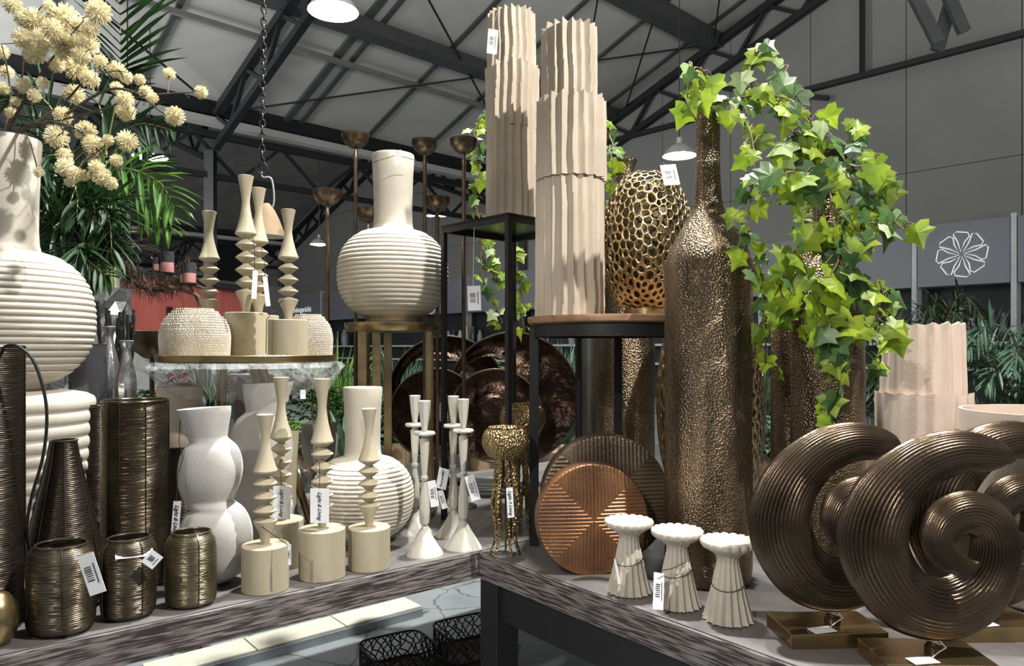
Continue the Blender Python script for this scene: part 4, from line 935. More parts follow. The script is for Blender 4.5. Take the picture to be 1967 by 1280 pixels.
# areca palm behind the biggest vase
o = Vector((-1.75, 3.05, 0)); palm = plantthing('potted_palm', 'tall green palm in a faceted silver planter behind the dried blossoms', o, 'palm'); stem = MB(); fa = MB(); fb = MB()
def LP(px, py, Y): return P(px, py, Y) - o
B0 = (175, 640, 3.05)
for f in (((180, 420, 3.05), (222, 200, 3.0), (232, 110, 2.95), (228, -70, 2.9)),):
    frond(stem, fa, [LP(*B0)] + [LP(*q) for q in f], 20, .30, .026, .10, 1.6, .55)
frs = [((185, 450, 3.0), (215, 330, 2.9), (300, 345, 2.8), (335, 400, 2.75)), ((190, 480, 3.0), (220, 380, 2.9), (275, 385, 2.85), (325, 440, 2.8)), ((170, 480, 3.1), (150, 330, 3.1), (90, 300, 3.0), (60, 380, 2.9)),
       ((180, 470, 3.1), (200, 300, 3.1), (260, 240, 3.0), (330, 250, 2.9)), ((175, 470, 3.0), (165, 330, 2.9), (130, 400, 2.8), (95, 470, 2.75)), ((175, 500, 3.1), (120, 400, 3.15), (60, 360, 3.2), (20, 420, 3.2)),
       ((190, 500, 3.0), (170, 470, 2.7), (150, 480, 2.6), (205, 530, 2.5)), ((185, 430, 3.2), (205, 300, 3.3), (190, 200, 3.3), (150, 120, 3.3)), ((180, 480, 3.0), (190, 400, 2.8), (210, 420, 2.7), (215, 500, 2.65)),
       ((170, 490, 3.1), (140, 420, 3.2), (110, 300, 3.3), (60, 230, 3.3)), ((190, 470, 3.1), (230, 400, 3.2), (270, 330, 3.2), (290, 300, 3.2)), ((180, 520, 3.0), (150, 450, 2.9), (110, 430, 2.8), (80, 500, 2.8)), ((178, 520, 3.1), (210, 440, 3.2), (165, 380, 3.2), (140, 460, 3.1)),
       ((186, 500, 3.0), (120, 250, 3.1), (60, 180, 3.1), (-20, 210, 3.1)), ((186, 500, 3.3), (90, 300, 3.5), (30, 260, 3.5), (-40, 330, 3.5))]
for i, f in enumerate(frs): frond(stem, fb if i in (0, 1) else fa, [LP(*B0)] + [LP(*q) for q in f], 16, .20, .020, .45, .9, .35)
for i in range(9): q = LP(150 + i * 9, 640, 3.0 + .02 * i); stem.tube([q, LP(160 + i * 7, 430, 3.02)], .007, 6)
for i in range(20):
    a_ = random.uniform(-2.6, .3); L0 = random.uniform(90, 200); sx_, sy_ = 172 + 55 * math.cos(a_), 455 + 35 * math.sin(a_); yy_ = random.uniform(2.8, 3.3)
    frond(stem, fa, [LP(*B0), LP(172 + 25 * math.cos(a_), 500 + 20 * math.sin(a_), 3.05), LP(150 + L0 * .45 * math.cos(a_), 440 + L0 * .6 * math.sin(a_), yy_), LP(145 + L0 * .62 * math.cos(a_), 440 + L0 * .45 * math.sin(a_) + 25, yy_ - .1)], 14, .17, .019, .5, .9, .3)
obj('stems', stem, M_STEMG, palm); obj('foliage', fa, M_PALM, palm, smooth=0); obj('bright_fronds', fb, M_PALMB, palm, smooth=0)
n = 10; rr_ = [(.172, 1.60), (.160, 1.545), (.172, 1.49), (.158, 1.42), (.170, 1.33), (.155, 1.2), (.165, 1.05), (.15, .85), (.155, .6), (.14, .3), (.14, .0)][::-1]
def pm(t, i, r, z): return r * (1.05 if (round(t / (2 * PI) * 2 * n) + i) % 2 else .96), z
obj('faceted_silver_planter', MB().lathe(rr_ + [(.15, 1.58), (.001, 1.56)], 2 * n, mod=pm), M_SILV, palm, (-.03, 0, 0), smooth=0)
for q in (((170, 520, 3.0), (140, 480, 2.8), (170, 450, 2.6), (205, 520, 2.55)), ((170, 500, 3.0), (120, 400, 2.95), (100, 330, 2.9), (120, 300, 2.85)), ((180, 480, 3.0), (200, 400, 2.95), (205, 340, 2.9), (180, 300, 2.85))): pass
# ivy: five lobed leaves on vines
LOBE = [(0, 0), (.22, -.10), (.48, -.02), (.40, .22), (.62, .38), (.34, .50), (.22, .62), (0, 1.0), (-.22, .62), (-.34, .50), (-.62, .38), (-.40, .22), (-.48, -.02), (-.22, -.10)]
def ivyleaf(mb, p, size, tip, nrm):
    y = Vector(tip).normalized(); n = Vector(nrm); n = (n - y * n.dot(y)).normalized(); x = y.cross(n); c = Vector(p) + y * size * .35 + n * size * .03; vs = [c]
    k = random.uniform(.85, 1.15)
    for u, v in LOBE: vs.append(Vector(p) + (x * u * k + y * v) * size - n * size * (.18 * abs(u) + .10 * max(0, v - .5)) + n * random.uniform(-.02, .02) * size)
    m_ = len(LOBE); mb.add(vs, [(0, i + 1, (i + 1) % m_ + 1) for i in range(m_)])
def vine(t, stem, fols, pts, n, size, r=.0022, jit=.03, droop=.75, w3=(.5, .3, .2), face=.6):
    o_ = Vector(t.location); pp = cr([tuple(P(*q) - o_) for q in pts], 8); stem.tube(pp, r, 6); m_ = len(pp) - 1
    for i in range(n):
        x = (i + random.random()) / n * m_; k = min(int(x), m_ - 1); p = Vector(pp[k]).lerp(Vector(pp[k + 1]), x - k)
        off = Vector((random.uniform(-1, 1), random.uniform(-.9, .5), random.uniform(-.8, .9))) * jit; q = p + off
        s = size * random.uniform(.7, 1.45); mid = (p + q) / 2 + Vector((0, 0, jit * .3)); stem.tube([p, mid, q], r * .55, 4)
        tip = Vector((random.uniform(-.7, .7), random.uniform(-.3, .3), -droop + random.uniform(-.4, .5))); nr = Vector((random.uniform(-.7, .7), -face + random.uniform(-.3, .4), random.uniform(0, .9)))
        u = random.random(); fm = fols[0] if u < w3[0] else fols[1] if u < w3[0] + w3[1] else fols[2]; ivyleaf(fm, q, s, tip, nr)
M_IVYW = mat('glare_toned_ivy_leaf', (.42, .50, .30), .25, col2=(.25, .36, .12), ns=14, trans=.25, coat=.5)  # whitish glare on a few leaves, put into their colour
iv = thing('ivy_garland', 'trailing green ivy spilling from the mouths of the tall bronze bottles at the right', 'ivy', (.55, 1.78, 1.98)); stem = MB(); f1_, f2_, f3_ = MB(), MB(), MB(); fl = (f1_, f2_, f3_)
VN = [(((1375, 205, 1.90), (1400, 192, 1.86), (1450, 185, 1.8), (1510, 190, 1.76), (1560, 235, 1.75), (1598, 300, 1.84)), 16, .052),
 (((1375, 205, 1.90), (1360, 150, 1.86), (1335, 130, 1.82), (1320, 170, 1.80), (1325, 215, 1.79)), 9, .05),
 (((1450, 185, 1.8), (1440, 140, 1.8), (1455, 100, 1.8), (1490, 110, 1.8)), 8, .048), (((1470, 185, 1.8), (1500, 150, 1.78), (1515, 125, 1.78)), 4, .05),
 (((1405, 200, 1.83), (1440, 250, 1.76), (1448, 320, 1.73), (1440, 390, 1.73), (1425, 440, 1.74), (1450, 520, 1.76), (1475, 600, 1.8), (1478, 660, 1.85)), 24, .040),
 (((1600, 300, 1.84), (1640, 350, 1.74), (1690, 400, 1.72), (1735, 440, 1.7)), 16, .050), (((1600, 300, 1.84), (1570, 350, 1.72), (1520, 330, 1.70), (1455, 360, 1.70)), 14, .052),
 (((1600, 300, 1.84), (1640, 260, 1.8), (1640, 230, 1.8)), 6, .045), (((1610, 305, 1.84), (1650, 320, 1.76), (1690, 295, 1.72)), 3, .05), (((1650, 330, 1.78), (1690, 340, 1.72), (1720, 350, 1.7)), 5, .05),
 (((1590, 330, 1.76), (1600, 420, 1.70), (1610, 500, 1.69), (1575, 560, 1.69), (1590, 640, 1.70), (1600, 700, 1.70), (1585, 790, 1.71)), 34, .058),
 (((1575, 590, 1.70), (1620, 620, 1.70), (1680, 610, 1.72), (1715, 640, 1.76)), 11, .048), (((1560, 440, 1.70), (1520, 500, 1.70), (1500, 560, 1.72), (1540, 610, 1.72)), 15, .054),
 (((1600, 400, 1.70), (1660, 460, 1.70), (1640, 520, 1.72), (1660, 560, 1.74)), 11, .056), (((1560, 250, 1.75), (1530, 280, 1.74), (1490, 300, 1.74)), 9, .05), (((1510, 200, 1.76), (1520, 250, 1.74), (1560, 290, 1.74), (1540, 400, 1.72)), 14, .052),
 (((1690, 540, 1.9), (1700, 600, 1.9), (1690, 700, 1.95)), 9, .05), (((1450, 480, 1.95), (1470, 560, 2.0), (1470, 700, 2.0)), 9, .04), (((1540, 420, 1.8), (1590, 450, 1.72), (1640, 430, 1.72), (1700, 430, 1.7)), 14, .052)]
for pts, n, s in VN: vine(iv, stem, fl, pts, int(n * 1.3), s, w3=(.58, .36, .06))
obj('vine_stems', stem, M_STEM, iv); obj('bright_leaves', f1_, M_IVY, iv, smooth=0); obj('backlit_toned_leaves', f2_, M_IVYD, iv, smooth=0); obj('glare_toned_leaves', f3_, M_IVYW, iv, smooth=0)
iv2 = thing('ivy_garland', 'thin ivy trail hanging behind the black plinth stand and left fluted vase', 'ivy', P(920, 400, 3.05)); stem = MB(); g1, g2, g3 = MB(), MB(), MB()
for pts, n, s in ((((1190, 312, 2.75), (1150, 230, 2.9), (1060, 200, 3.0), (960, 215, 3.0), (912, 250, 2.98), (922, 310, 2.98), (912, 380, 3.0), (925, 440, 3.0), (925, 520, 3.0), (945, 570, 3.02), (965, 620, 3.05)), 62, .040), (((1190, 312, 2.75), (1175, 340, 2.68), (1185, 400, 2.66)), 9, .045),
                  (((930, 440, 3.0), (940, 500, 3.0), (985, 560, 3.04), (1010, 640, 3.1)), 22, .04), (((1190, 312, 2.75), (1172, 280, 2.7), (1176, 310, 2.66)), 5, .045), (((990, 480, 3.05), (1000, 540, 3.05), (1008, 600, 3.08)), 12, .04)):
    vine(iv2, stem, (g1, g2, g3), pts, n, s, jit=.026, w3=(.6, .25, .15))
obj('vine_stems', stem, M_STEM, iv2); obj('bright_leaves', g1, M_IVY, iv2, smooth=0); obj('backlit_toned_leaves', g2, M_IVYD, iv2, smooth=0); obj('glare_toned_leaves', g3, M_IVYW, iv2, smooth=0)

# dried blossom spray in the biggest vase
POM = [(23, 8, 18), (188, 23, 24), (44, 36, 16), (67, 41, 24), (124, 36, 28), (155, 49, 20), (173, 57, 16), (46, 75, 20), (64, 103, 20), (85, 77, 23), (142, 88, 22), (170, 85, 20), (155, 108, 18), (144, 129, 23), (173, 152, 18), (193, 119, 14), (108, 124, 15),
 (224, 134, 16), (242, 148, 13), (268, 153, 11), (325, 142, 12), (386, 177, 13), (336, 223, 19), (280, 177, 13), (293, 188, 11), (224, 169, 12), (240, 191, 16), (242, 215, 18), (143, 182, 19), (82, 160, 12), (46, 165, 15), (66, 184, 13), (13, 139, 13), (21, 217, 11), (121, 222, 17),
 (108, 263, 22), (165, 253, 20), (178, 278, 19), (208, 269, 11), (244, 271, 20), (224, 308, 12), (124, 299, 15), (126, 322, 18), (180, 304, 12), (145, 335, 15), (185, 322, 15), (196, 340, 18), (162, 337, 11), (213, 352, 13), (74, 331, 10), (134, 350, 10), (3, 100, 14), (95, 12, 12), (100, 55, 20), (112, 70, 20), (6, 170, 12), (120, 100, 16), (30, 195, 9)]
fo = Vector((LV.x, LV.y, LV.z + .212 * 3.06 * 1.065 - .03)); sp = thing('dried_flower_spray', 'spray of cream dried pompom blossoms in the biggest ribbed vase', 'dried flowers', fo); tw = MB()
mains = [((9, 262, 2.0), (60, 240, 1.96), (110, 232, 1.92), (190, 212, 1.88), (280, 184, 1.84), (384, 177, 1.82)), ((9, 262, 2.0), (40, 160, 2.0), (50, 60, 1.98), (90, 0, 1.95)), ((9, 262, 2.0), (90, 236, 1.86), (150, 250, 1.8), (190, 290, 1.78), (222, 308, 1.78)), ((9, 262, 2.0), (60, 170, 1.95), (110, 100, 1.92), (160, 40, 1.9)),
         ((110, 232, 1.92), (200, 175, 1.9), (260, 178, 1.88), (310, 215, 1.86), (338, 225, 1.85)), ((9, 262, 2.0), (20, 180, 2.05), (5, 90, 2.05)), ((60, 240, 1.96), (120, 200, 1.98), (170, 150, 2.0), (230, 135, 2.0))]
nodes = []
for mn in mains:
    pp = cr(mn, 8); w_ = [P(*q) - fo for q in pp]; tw.tube(w_, [.0045 * (1 - .7 * i / len(w_)) for i in range(len(w_))], 6); nodes += list(zip(pp[4:], w_[4:]))
pm_ = MB(); pm_.sphere((0, 0, 0), .55, 14, 8); rnd = random.Random(4)
for i in range(260):
    z = 1 - 2 * (i + .5) / 260; ph = i * 2.39996; r = math.sqrt(1 - z * z); d = (Vector((r * math.cos(ph), r * math.sin(ph), z)) + Vector((rnd.uniform(-.2, .2), rnd.uniform(-.2, .2), rnd.uniform(-.2, .2)))).normalized()
    e = d * rnd.uniform(.85, 1.08); u = d.orthogonal().normalized() * .035; w = d.cross(u).normalized() * .035; b_ = d * .5; pm_.add([b_ + u, b_ - u * .5 + w * .87, b_ - u * .5 - w * .87, e + u, e - u * .5 + w, e - u * .5 - w, e * 1.02], [(0, 1, 4, 3), (1, 2, 5, 4), (2, 0, 3, 5), (3, 4, 6), (4, 5, 6), (5, 3, 6)])
pme = pm_.mesh('blossom', 60); pme.materials.append(M_POM)
for i, (x, y, r) in enumerate(POM):
    bq, bw = min(nodes, key=lambda n: (n[0][0] - x) ** 2 + (n[0][1] - y) ** 2); Y = max(1.72, bq[2] + rnd.uniform(-.1, .08)); c = P(x, y, Y) - fo
    fh = link('blossom', pme, None, sp, c, (rnd.uniform(0, 6), rnd.uniform(0, 6), 0)); fh.scale = (S(r, Y) * 1.02,) * 3
    tw.tube([bw, (bw + c) / 2 + Vector((rnd.uniform(-.02, .02), 0, rnd.uniform(-.02, .02))), c], .0015, 5)
for i in range(26):
    bq, bw = rnd.choice(nodes); tw.tube([bw, bw + Vector((rnd.uniform(-.09, .09), rnd.uniform(-.05, .05), rnd.uniform(-.06, .09)))], .001, 4)
obj('twigs', tw, M_TWIG, sp)

# background greenery on a long bench
be = thing('plant_bench', 'long dark bench of potted plants behind the display tables', 'bench', (0, 5.3, 0)); obj('bench_top', MB().box((0, 0, .5), (9.5, 1.9, .05)), M_STEELG, be, smooth=0)
for x in (-4.4, -1.5, 1.5, 4.4):
    for y in (-.85, .85): obj('leg', MB().box((x, y, .2375), (.06, .06, .475)), M_STEELG, be, smooth=0)
BZ = .525
def pottedbush(label, px, Y, h, w, kind, m, n=160, ls=.06, pot=M_TERRA, z0=BZ, name='potted_plant', group=None):
    x = (px - W / 2) / F * Y; t = thing(name, label, 'plant', (x, Y, z0), group); ph = .16 if z0 > .3 else .3; pr_ = min(.11, w * .45)
    obj('pot', MB().lathe([(.001, 0), (pr_ * .8, 0), (pr_, ph), (pr_ * .94, ph), (pr_ * .8, ph * .8), (.001, ph * .8)], 24), pot, t); fm = MB(); sm = MB()
    for i in range(n):
        a = random.uniform(0, 2 * PI)
        if kind == 'grass':
            leaflet(fm, (math.cos(a) * pr_ * .4, math.sin(a) * pr_ * .4, ph * .8), (math.cos(a) * random.uniform(.05, .5), math.sin(a) * random.uniform(.05, .5), 1.2), (h - ph) * random.uniform(.7, 1.25), ls * .22, random.uniform(.6, 2.2), 6)
        elif kind == 'bush':
            u = random.random(); r = w * math.sqrt(random.random()) * math.sin(PI * (.15 + .8 * u)) ; c = Vector((math.cos(a) * r, math.sin(a) * r, ph + (h - ph) * u)); leaflet(fm, c, (math.cos(a), math.sin(a), random.uniform(-.3, .8)), ls * random.uniform(.7, 1.3), ls * .45, .5, 3)
        elif kind == 'blade':
            leaflet(fm, (math.cos(a) * .02, math.sin(a) * .02, ph * .8), (math.cos(a) * random.uniform(.2, .8), math.sin(a) * random.uniform(.2, .8), 1), (h - ph) * random.uniform(.8, 1.2), ls, random.uniform(.1, .5), 5)
    if kind == 'palm':
        for i in range(n):
            a = 2 * PI * i / n + random.uniform(-.2, .2); hh = h * random.uniform(.75, 1.05); d = Vector((math.cos(a), math.sin(a), 0)); frond(sm, fm, [(0, 0, ph * .8), d * w * .3 + Vector((0, 0, hh * .6)), d * w * .75 + Vector((0, 0, hh * .95)), d * w * 1.25 + Vector((0, 0, hh * .8))], 15, ls * 3, ls * .28, .6, .9, .3)
    if kind == 'bush': sm.tube([(0, 0, ph * .7), (0, 0, h * .9)], .008, 6)
    if sm.v: obj('stems', sm, M_STEM, t)
    obj('foliage', fm, m, t, smooth=0); return t
pottedbush('silvery grass plant seen under the brass tray, left of the angled leg', 430, 4.7, .62, .16, 'grass', M_FERN, 150)
pottedbush('dark leafy plant under the brass tray, behind the taupe vase', 478, 5.3, .70, .2, 'bush', M_PALM, 260, .08)
pottedbush('bright green small leaved plant between the two tall front candle holders', 575, 4.6, .36, .22, 'bush', M_BUSH, 420, .045)
wt_ = pottedbush('dark green plant with a small white card right of the brass tray table', 600, 5.0, .62, .24, 'bush', M_PALM, 420, .07); tag(wt_, P(582, 758, 4.74), .035, .06, bars=False)
pottedbush('grassy green plant just right of the brass tray edge', 645, 5.7, .86, .2, 'grass', M_BUSH, 170, .07)
pottedbush('spiky aloe like plant left of the brass pedestal stand', 668, 4.45, .50, .1, 'blade', M_FERN, 16, .042)
pottedbush('wispy grey green plant seen between the brass pedestal legs', 765, 5.2, .80, .22, 'grass', M_FERN, 220)
pottedbush('bushy fresh green plant behind the moon dishes', 925, 5.0, .78, .28, 'bush', M_BUSH, 300, .07)
pottedbush('feathery grey green plant left of the thin side table leg', 1075, 4.9, .86, .2, 'grass', M_FERN, 260, .07)
pottedbush('fine grass plant behind the thin side table leg', 1120, 6.0, .8, .2, 'grass', M_FERN, 200, .07)
pottedbush('dark grass plant in the gap right of the front bronze bottle', 1462, 5.2, .72, .22, 'grass', M_FERN, 260, .07)
pottedbush('low bluish leaved plant in the gap beside the openwork floor vase', 1470, 4.6, .40, .15, 'bush', M_FERN, 200, .06)
pottedbush('dark green palm left of the blush fluted vase', 1672, 4.9, .72, .28, 'palm', M_PALM, 12, .07)
pottedbush('palm rising above the blush fluted vase rim', 1775, 5.6, 1.24, .34, 'palm', M_PALM, 15, .06)
pottedbush('large ferny palm at the far right edge', 1965, 4.7, .98, .33, 'palm', M_FERN, 17, .07)
pottedbush('dense trailing grass plant at the right above the wide blush pot', 1895, 4.5, .50, .25, 'grass', M_PALM, 420, .08)
pottedbush('second dense trailing grass plant at the right edge', 1980, 4.55, .56, .25, 'grass', M_PALM, 380, .08)
pottedbush('reddish leaved plant under the left end of the brass tray', 345, 4.9, .66, .2, 'bush', mat('burgundy_leaf', (.22, .06, .07), .5, col2=(.08, .03, .03)), 240, .06)
pottedbush('ferny plant between the reddish plant and the iron baskets', 395, 6.0, .85, .2, 'grass', M_FERN, 220, .07)
pottedbush('dark leafy plant behind the upright black branches', 285, 5.6, .5, .22, 'bush', M_PALM, 260, .07)
pottedbush('small green plant glimpsed behind the lower ribbed vase neck', 705, 5.0, .5, .2, 'bush', M_PALM, 260, .07)
tagit(obj('wooden_crate', MB().box((0, 0, .06), (.26, .2, .12)), M_WOODTOP, None, (P(660, 0, 4.75).x + .14, 4.3 + .25, BZ), smooth=0), 'small brown wooden crate left of the lower ribbed vase', 'crate')
tagit(obj('terracotta_bowl', MB().lathe([(.001, 0), (.14, 0), (.2, .2), (.19, .2), (.13, .02), (.001, .02)], 40), mat('rose_clay', (.33, .22, .18), .8), None, (P(1085, 0, 4.5).x, 4.55, BZ)), 'rose brown clay planter behind the thin side table leg', 'planter')
# vases on the wall shelves
rnd = random.Random(3); SHW = ['left of three between brass tray and pedestal stand', 'middle of three between brass tray and pedestal stand', 'right of three between brass tray and pedestal stand'] + [q + ' of six behind the hanging price tag' for q in ('leftmost', 'second', 'third', 'fourth', 'fifth', 'rightmost')] + ['left of three behind the wooden side table', 'middle of three behind the wooden side table', 'right of three behind the wooden side table', 'right of the front bronze bottle'] + [q + ' of five at the right edge' for q in ('leftmost', 'second', 'middle', 'fourth', 'rightmost')]
gm_ = [mat('grey_glaze', (.25, .26, .27), .4), mat('white_glaze', (.55, .55, .53), .4), mat('gold_glaze', (.35, .29, .14), .3, .8), mat('black_glaze', (.04, .04, .045), .3)]
for kk, px in enumerate((655, 668, 682, 880, 893, 905, 917, 930, 943, 1120, 1160, 1200, 1490, 1860, 1880, 1900, 1920, 1940)):
    t_ = wall_t(px); k = rnd.choice((0, 1, 2, 3)) if px < 1500 else rnd.choice((0, 3)); h = rnd.uniform(.45, .7); r = rnd.uniform(.12, .2) if px < 1800 and px not in range(890, 944) else .095; c = wallpt(t_, 1.48, .5)
    tagit(obj('shelf_vase', MB().lathe([(.001, 0), (r * .8, 0), (r, h * .3), (r * .9, h * .7), (r * .5, h * .85), (r * .6, h), (r * .5, h), (r * .4, h * .85), (.001, h * .8)], 20), gm_[k], None, c), '%s vase on the far wall shelf, %s' % (('grey', 'white', 'gold', 'black')[k], SHW[kk]), 'vase', 'small vases on the far wall shelf')

# hanging chain and its lamp
Yc = 2.75; top = P(508, -60, Yc); bot = P(503, 318, Yc); ch = thing('hanging_chain', 'black iron chain hanging from above with a ring at its end', 'chain', (bot.x, Yc, bot.z)); cm = MB(); n = 31; L_ = (top.z - bot.z)
for i in range(n):
    z = L_ * (i + .6) / n; x = (top.x - bot.x) * (i + .5) / n; a = (i % 2) * PI / 2 + .4; ll = L_ / n * .66; pts = []
    for j in range(14): q = 2 * PI * j / 14; u = math.cos(q) * .0095; pts.append((x + u * math.cos(a), u * math.sin(a), z + math.sin(q) * ll))
    cm.tube(pts, .0030, 6, True)
obj('chain_links', cm, M_IRON, ch); obj('ring', MB().tube([(math.cos(i * PI / 9) * .021, 0, -.012 + math.sin(i * PI / 9) * .021) for i in range(18)], .0035, 6, True), M_IRON, ch)
q = P(512, 430, Yc) ; lm = thing('barn_lamp', 'brown metal lamp with white inside hanging on the chain hook', 'lamp', (q.x, Yc, P(0, 455, Yc).z)); zz = P(0, 340, Yc).z - P(0, 455, Yc).z
obj('hook', MB().tube(cr([(P(503, 318, Yc).x - q.x, 0, zz + .02), (P(505, 335, Yc).x - q.x, 0, zz + .0), (P(522, 340, Yc).x - q.x, 0, zz - .01), (P(526, 385, Yc).x - q.x, 0, zz - .10), (.0, 0, zz - .14)], 5), .0035, 6), mat('galvanised_hook', (.5, .5, .5), .4, .6), lm)
obj('lamp_shade', MB().lathe([(.072, .0), (.068, .01), (.045, .07), (.03, .10), (.012, .125), (.001, .128)], 36, cap=(False, False)), M_TERRA, lm)
obj('shade_lining', MB().lathe([(.070, .001), (.062, .012), (.040, .07), (.001, .10)], 36, cap=(False, False)), mat('white_enamel', (.75, .72, .72), .4), lm)

# ring chandelier and candle branch with pine wreath
q = P(245, 470, 4.2); cdl = thing('ring_chandelier', 'black chandelier of stacked thin metal rings above the coral red wall', 'chandelier', q); cmr = MB()
for dz, r, tl in ((-.06, .155, .05), (.0, .165, -.03), (.045, .14, .02), (.08, .10, 0)): cmr.tube([(math.cos(i * PI / 16) * r, math.sin(i * PI / 16) * r, dz + tl * math.cos(i * PI / 16)) for i in range(32)], .005, 6, True)
obj('rings', cmr, M_WIRE, cdl); obj('wire', MB().beam((0, 0, -.28), (0, 0, 2.2), .006, .006), M_IRON, cdl)
q = P(300, 565, 3.4); wq = thing('pine_wreath', 'brown bristly pine wreath behind the candle glasses', 'wreath', (q.x - .02, 3.45, q.z)); wm = MB(); rnd = random.Random(5)
for i in range(1700):
    a = rnd.uniform(-.3, 3.4) + PI; R1 = S(52, 3.45); c = Vector((math.cos(a) * R1 * 1.1, rnd.uniform(-.03, .03), math.sin(a) * R1 * .75 + .12)) + Vector((rnd.gauss(0, .02), 0, rnd.gauss(0, .018))); d = Vector((rnd.gauss(0, 1), rnd.gauss(0, 1), rnd.gauss(0, 1))).normalized(); leaflet(wm, c, d, .05, .0028, 0, 2)
obj('needles', wm, mat('dry_pine', (.10, .065, .04), .8), wq, smooth=0); obj('wreath_wire', MB().tube([(math.cos(a) * S(52, 3.45) * 1.1, 0, math.sin(a) * S(52, 3.45) * .75 + .12) for a in [PI - .3 + i * 3.7 / 20 for i in range(21)]], .012, 6), M_TWIG, wq)
obj('hanging_wire', MB().beam((-.09, 0, .1), (-.09, 0, .32), .003, .003), M_IRON, wq)
q = P(385, 640, 3.2); cb = thing('branch_candelabrum', 'dark branch shaped candelabrum holding half black half pink candle glasses', 'candelabrum', (q.x, 3.2, 0)); bm_ = MB(); oo = Vector((q.x, 3.2, 0))
def BP(x, y): return P(x, y, 3.2) - oo
bm_.tube(cr([(0, 0, .02), BP(385, 700), BP(384, 600), BP(380, 570), BP(350, 558), BP(300, 545)], 5), .008, 7); bm_.tube(cr([BP(383, 580), BP(360, 545), BP(330, 530), BP(300, 520)], 5), .006, 6); bm_.tube(cr([BP(384, 590), BP(372, 560), BP(365, 545)], 5), .006, 6); bm_.tube(cr([BP(383, 585), BP(400, 560), BP(352, 540)], 5), .005, 6)
for a, b in (((384, 600), (370, 620)), ((384, 600), (405, 612)), ((330, 530), (290, 495)), ((350, 558), (320, 555))): bm_.tube([BP(*a), BP(*b)], .004, 5)
bm_.lathe([(.001, 0), (.09, 0), (.09, .01), (.01, .03)], 24); obj('branches', bm_, mat('bronze_branch', (.13, .075, .05), .5, .5), cb)
MP = mat('pink_candle_glass', (.50, .24, .22), .25)
for x, y0, y1, w_ in ((321, 484, 524, 25), (302, 495, 520, 16), (352, 508, 545, 12), (364, 505, 544, 24)):
    c = BP(x, y1); r = S(w_ / 2, 3.2); h = S(y1 - y0, 3.2); g = obj('candle_glass', MB().lathe([(.001, 0), (r * .95, 0), (r, .005), (r, h * .5), (r, h * .5)], 24), MP, cb, c)
    obj('black_upper_glass', MB().lathe([(r * 1.01, h * .48), (r * 1.03, h), (r * .95, h), (r * .93, h * .5)], 24, cap=(True, False)), M_SMOKE, g); obj('drip_plate', MB().lathe([(.001, -.008), (r * 1.3, -.004), (r * 1.35, 0), (.001, .001)], 20), M_TWIG, g)
# black branch sticks and silver decanters in the dark gap at the left
t = thing('black_stick_bundle', 'bundle of upright black knobbly branches in the gap right of the biggest vase', 'branches', (P(225, 0, 2.48).x, 2.48, TZ)); bm_ = MB(); oo = Vector(t.location); rnd = random.Random(11)
for x, y in ((186, 580), (190, 590), (200, 592), (213, 597), (224, 612), (232, 600), (240, 598), (246, 605), (257, 596), (252, 620), (207, 610)):
    b_ = P(x, y, 2.48 + rnd.uniform(-.04, .04)) - oo; pts = cr([(rnd.uniform(-.03, .03), rnd.uniform(-.03, .03), .01)] + [(b_.x * k + rnd.uniform(-.008, .008), b_.y * k, b_.z * k) for k in (.5, .8, 1)], 8); bm_.tube(pts, [.0055 * (1 + .35 * math.sin(i * 2.1)) for i in range(len(pts))], 7)
bm_.lathe([(.001, 0), (.05, 0), (.06, .25), (.055, .25), (.05, .02)], 20); obj('branches', bm_, M_IRON, t)
def decanter(label, px, ytop, Y, w_):
    q = P(px, ytop, Y); h = q.z - TZ; r = S(w_ / 2, Y)
    tagit(obj('glass_decanter', MB().lathe(cr([(.02, 0), (r, .02), (r * .9, h * .35), (.018, h * .55), (r * .9, h * .68), (r, h * .80), (.014, h * .92), (.012, h * .96), (.02, h), (.005, h)], 5), 32, mod=lambda t, i, rr, z: (rr * (1 + .04 * math.cos(t * 10)), z)), M_SILV, None, (q.x, Y, TZ), smooth=40), label, 'decanter', 'silvered decanters in the left gap')
decanter('silvered decanter with pointed neck, left of the pair in the dark gap', 210, 628, 2.36, 36)
decanter('silvered decanter with pointed neck, right of the pair in the dark gap', 243, 655, 2.24, 34)
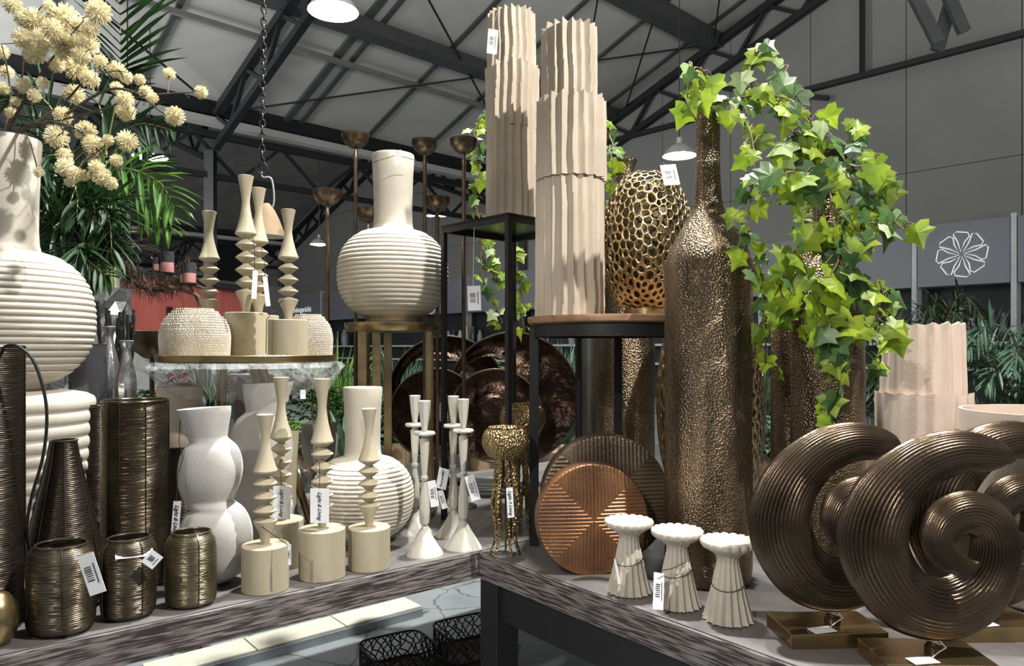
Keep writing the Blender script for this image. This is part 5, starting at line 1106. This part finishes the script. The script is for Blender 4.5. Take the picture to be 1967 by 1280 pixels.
q = P(292, 665, 2.75); tagit(obj('brass_bowl', MB().lathe([(.001, 0), (.05, 0), (.045, .01), (.009, .03), (.009, q.z - TZ - .05), (.03, q.z - TZ - .045), (.06, q.z - TZ - .02), (.08, q.z - TZ + .02), (.088, q.z - TZ + .055), (.084, q.z - TZ + .055), (.055, q.z - TZ), (.001, q.z - TZ - .03)], 40), M_ANT, None, (q.x, 2.75, TZ)), 'dark brass footed bowl peeking out left of the netted dome vase', 'bowl')
# lace metal baskets on the floor
def basket(label, px, py, Y, w_, d_, h_, rz):
    c = P(px, py, Y); t = thing('lace_basket', label, 'basket', (c.x, Y, 0), 'black lace metal baskets on the floor', rz); zt2 = c.z; mb = MB(); rnd = random.Random(int(px))
    def rr_(s):  # rounded rectangle perimeter
        a = 2 * PI * s; n_ = 5; ca, sa = math.cos(a), math.sin(a); k = (abs(ca) ** n_ + abs(sa) ** n_) ** (-1 / n_); return ca * k * w_ / 2, sa * k * d_ / 2
    nu, nv = 34, 5; pts = {}
    for i in range(nu):
        for j in range(nv + 1): s = (i + (.5 if j % 2 else 0) + (rnd.uniform(-.4, .4) if 0 < j < nv else 0)) / nu; x, y = rr_(s); pts[i, j] = (x, y, zt2 - h_ + h_ * (j + (rnd.uniform(-.35, .35) if 0 < j < nv else 0)) / nv)
    for i in range(nu):
        for j in range(nv):
            for di in (0, (1 if j % 2 else -1)):
                mb.tube([pts[i, j], pts[(i + di) % nu, j + 1]], .0028, 4)
    for z in (zt2, zt2 - h_): mb.tube([(*rr_(i / 60), z) for i in range(60)], .004, 5, True)
    obj('lace_wall', mb, M_BLACK, t, smooth=0); bb = MB(); vs = [(*rr_(i / 60), z) for z in (.0, zt2 - h_) for i in range(60)]; bb.add(vs, [(i, (i + 1) % 60, 60 + (i + 1) % 60, 60 + i) for i in range(60)] + [tuple(range(59, -1, -1)), tuple(range(60, 120))]); obj('basket_body', bb, mat('brown_basket_tray', (.06, .03, .015), .6, ns=30, bump=.8, bs=90, bd=.006), t, smooth=40)
basket('black lace metal basket on the floor, left and nearer of the two', 765, 1240, 2.9, .27, .24, .10, .55)
basket('black lace metal basket on the floor, next to the black table leg', 905, 1203, 3.08, .28, .24, .10, .55)
bpy.context.view_layer.update()
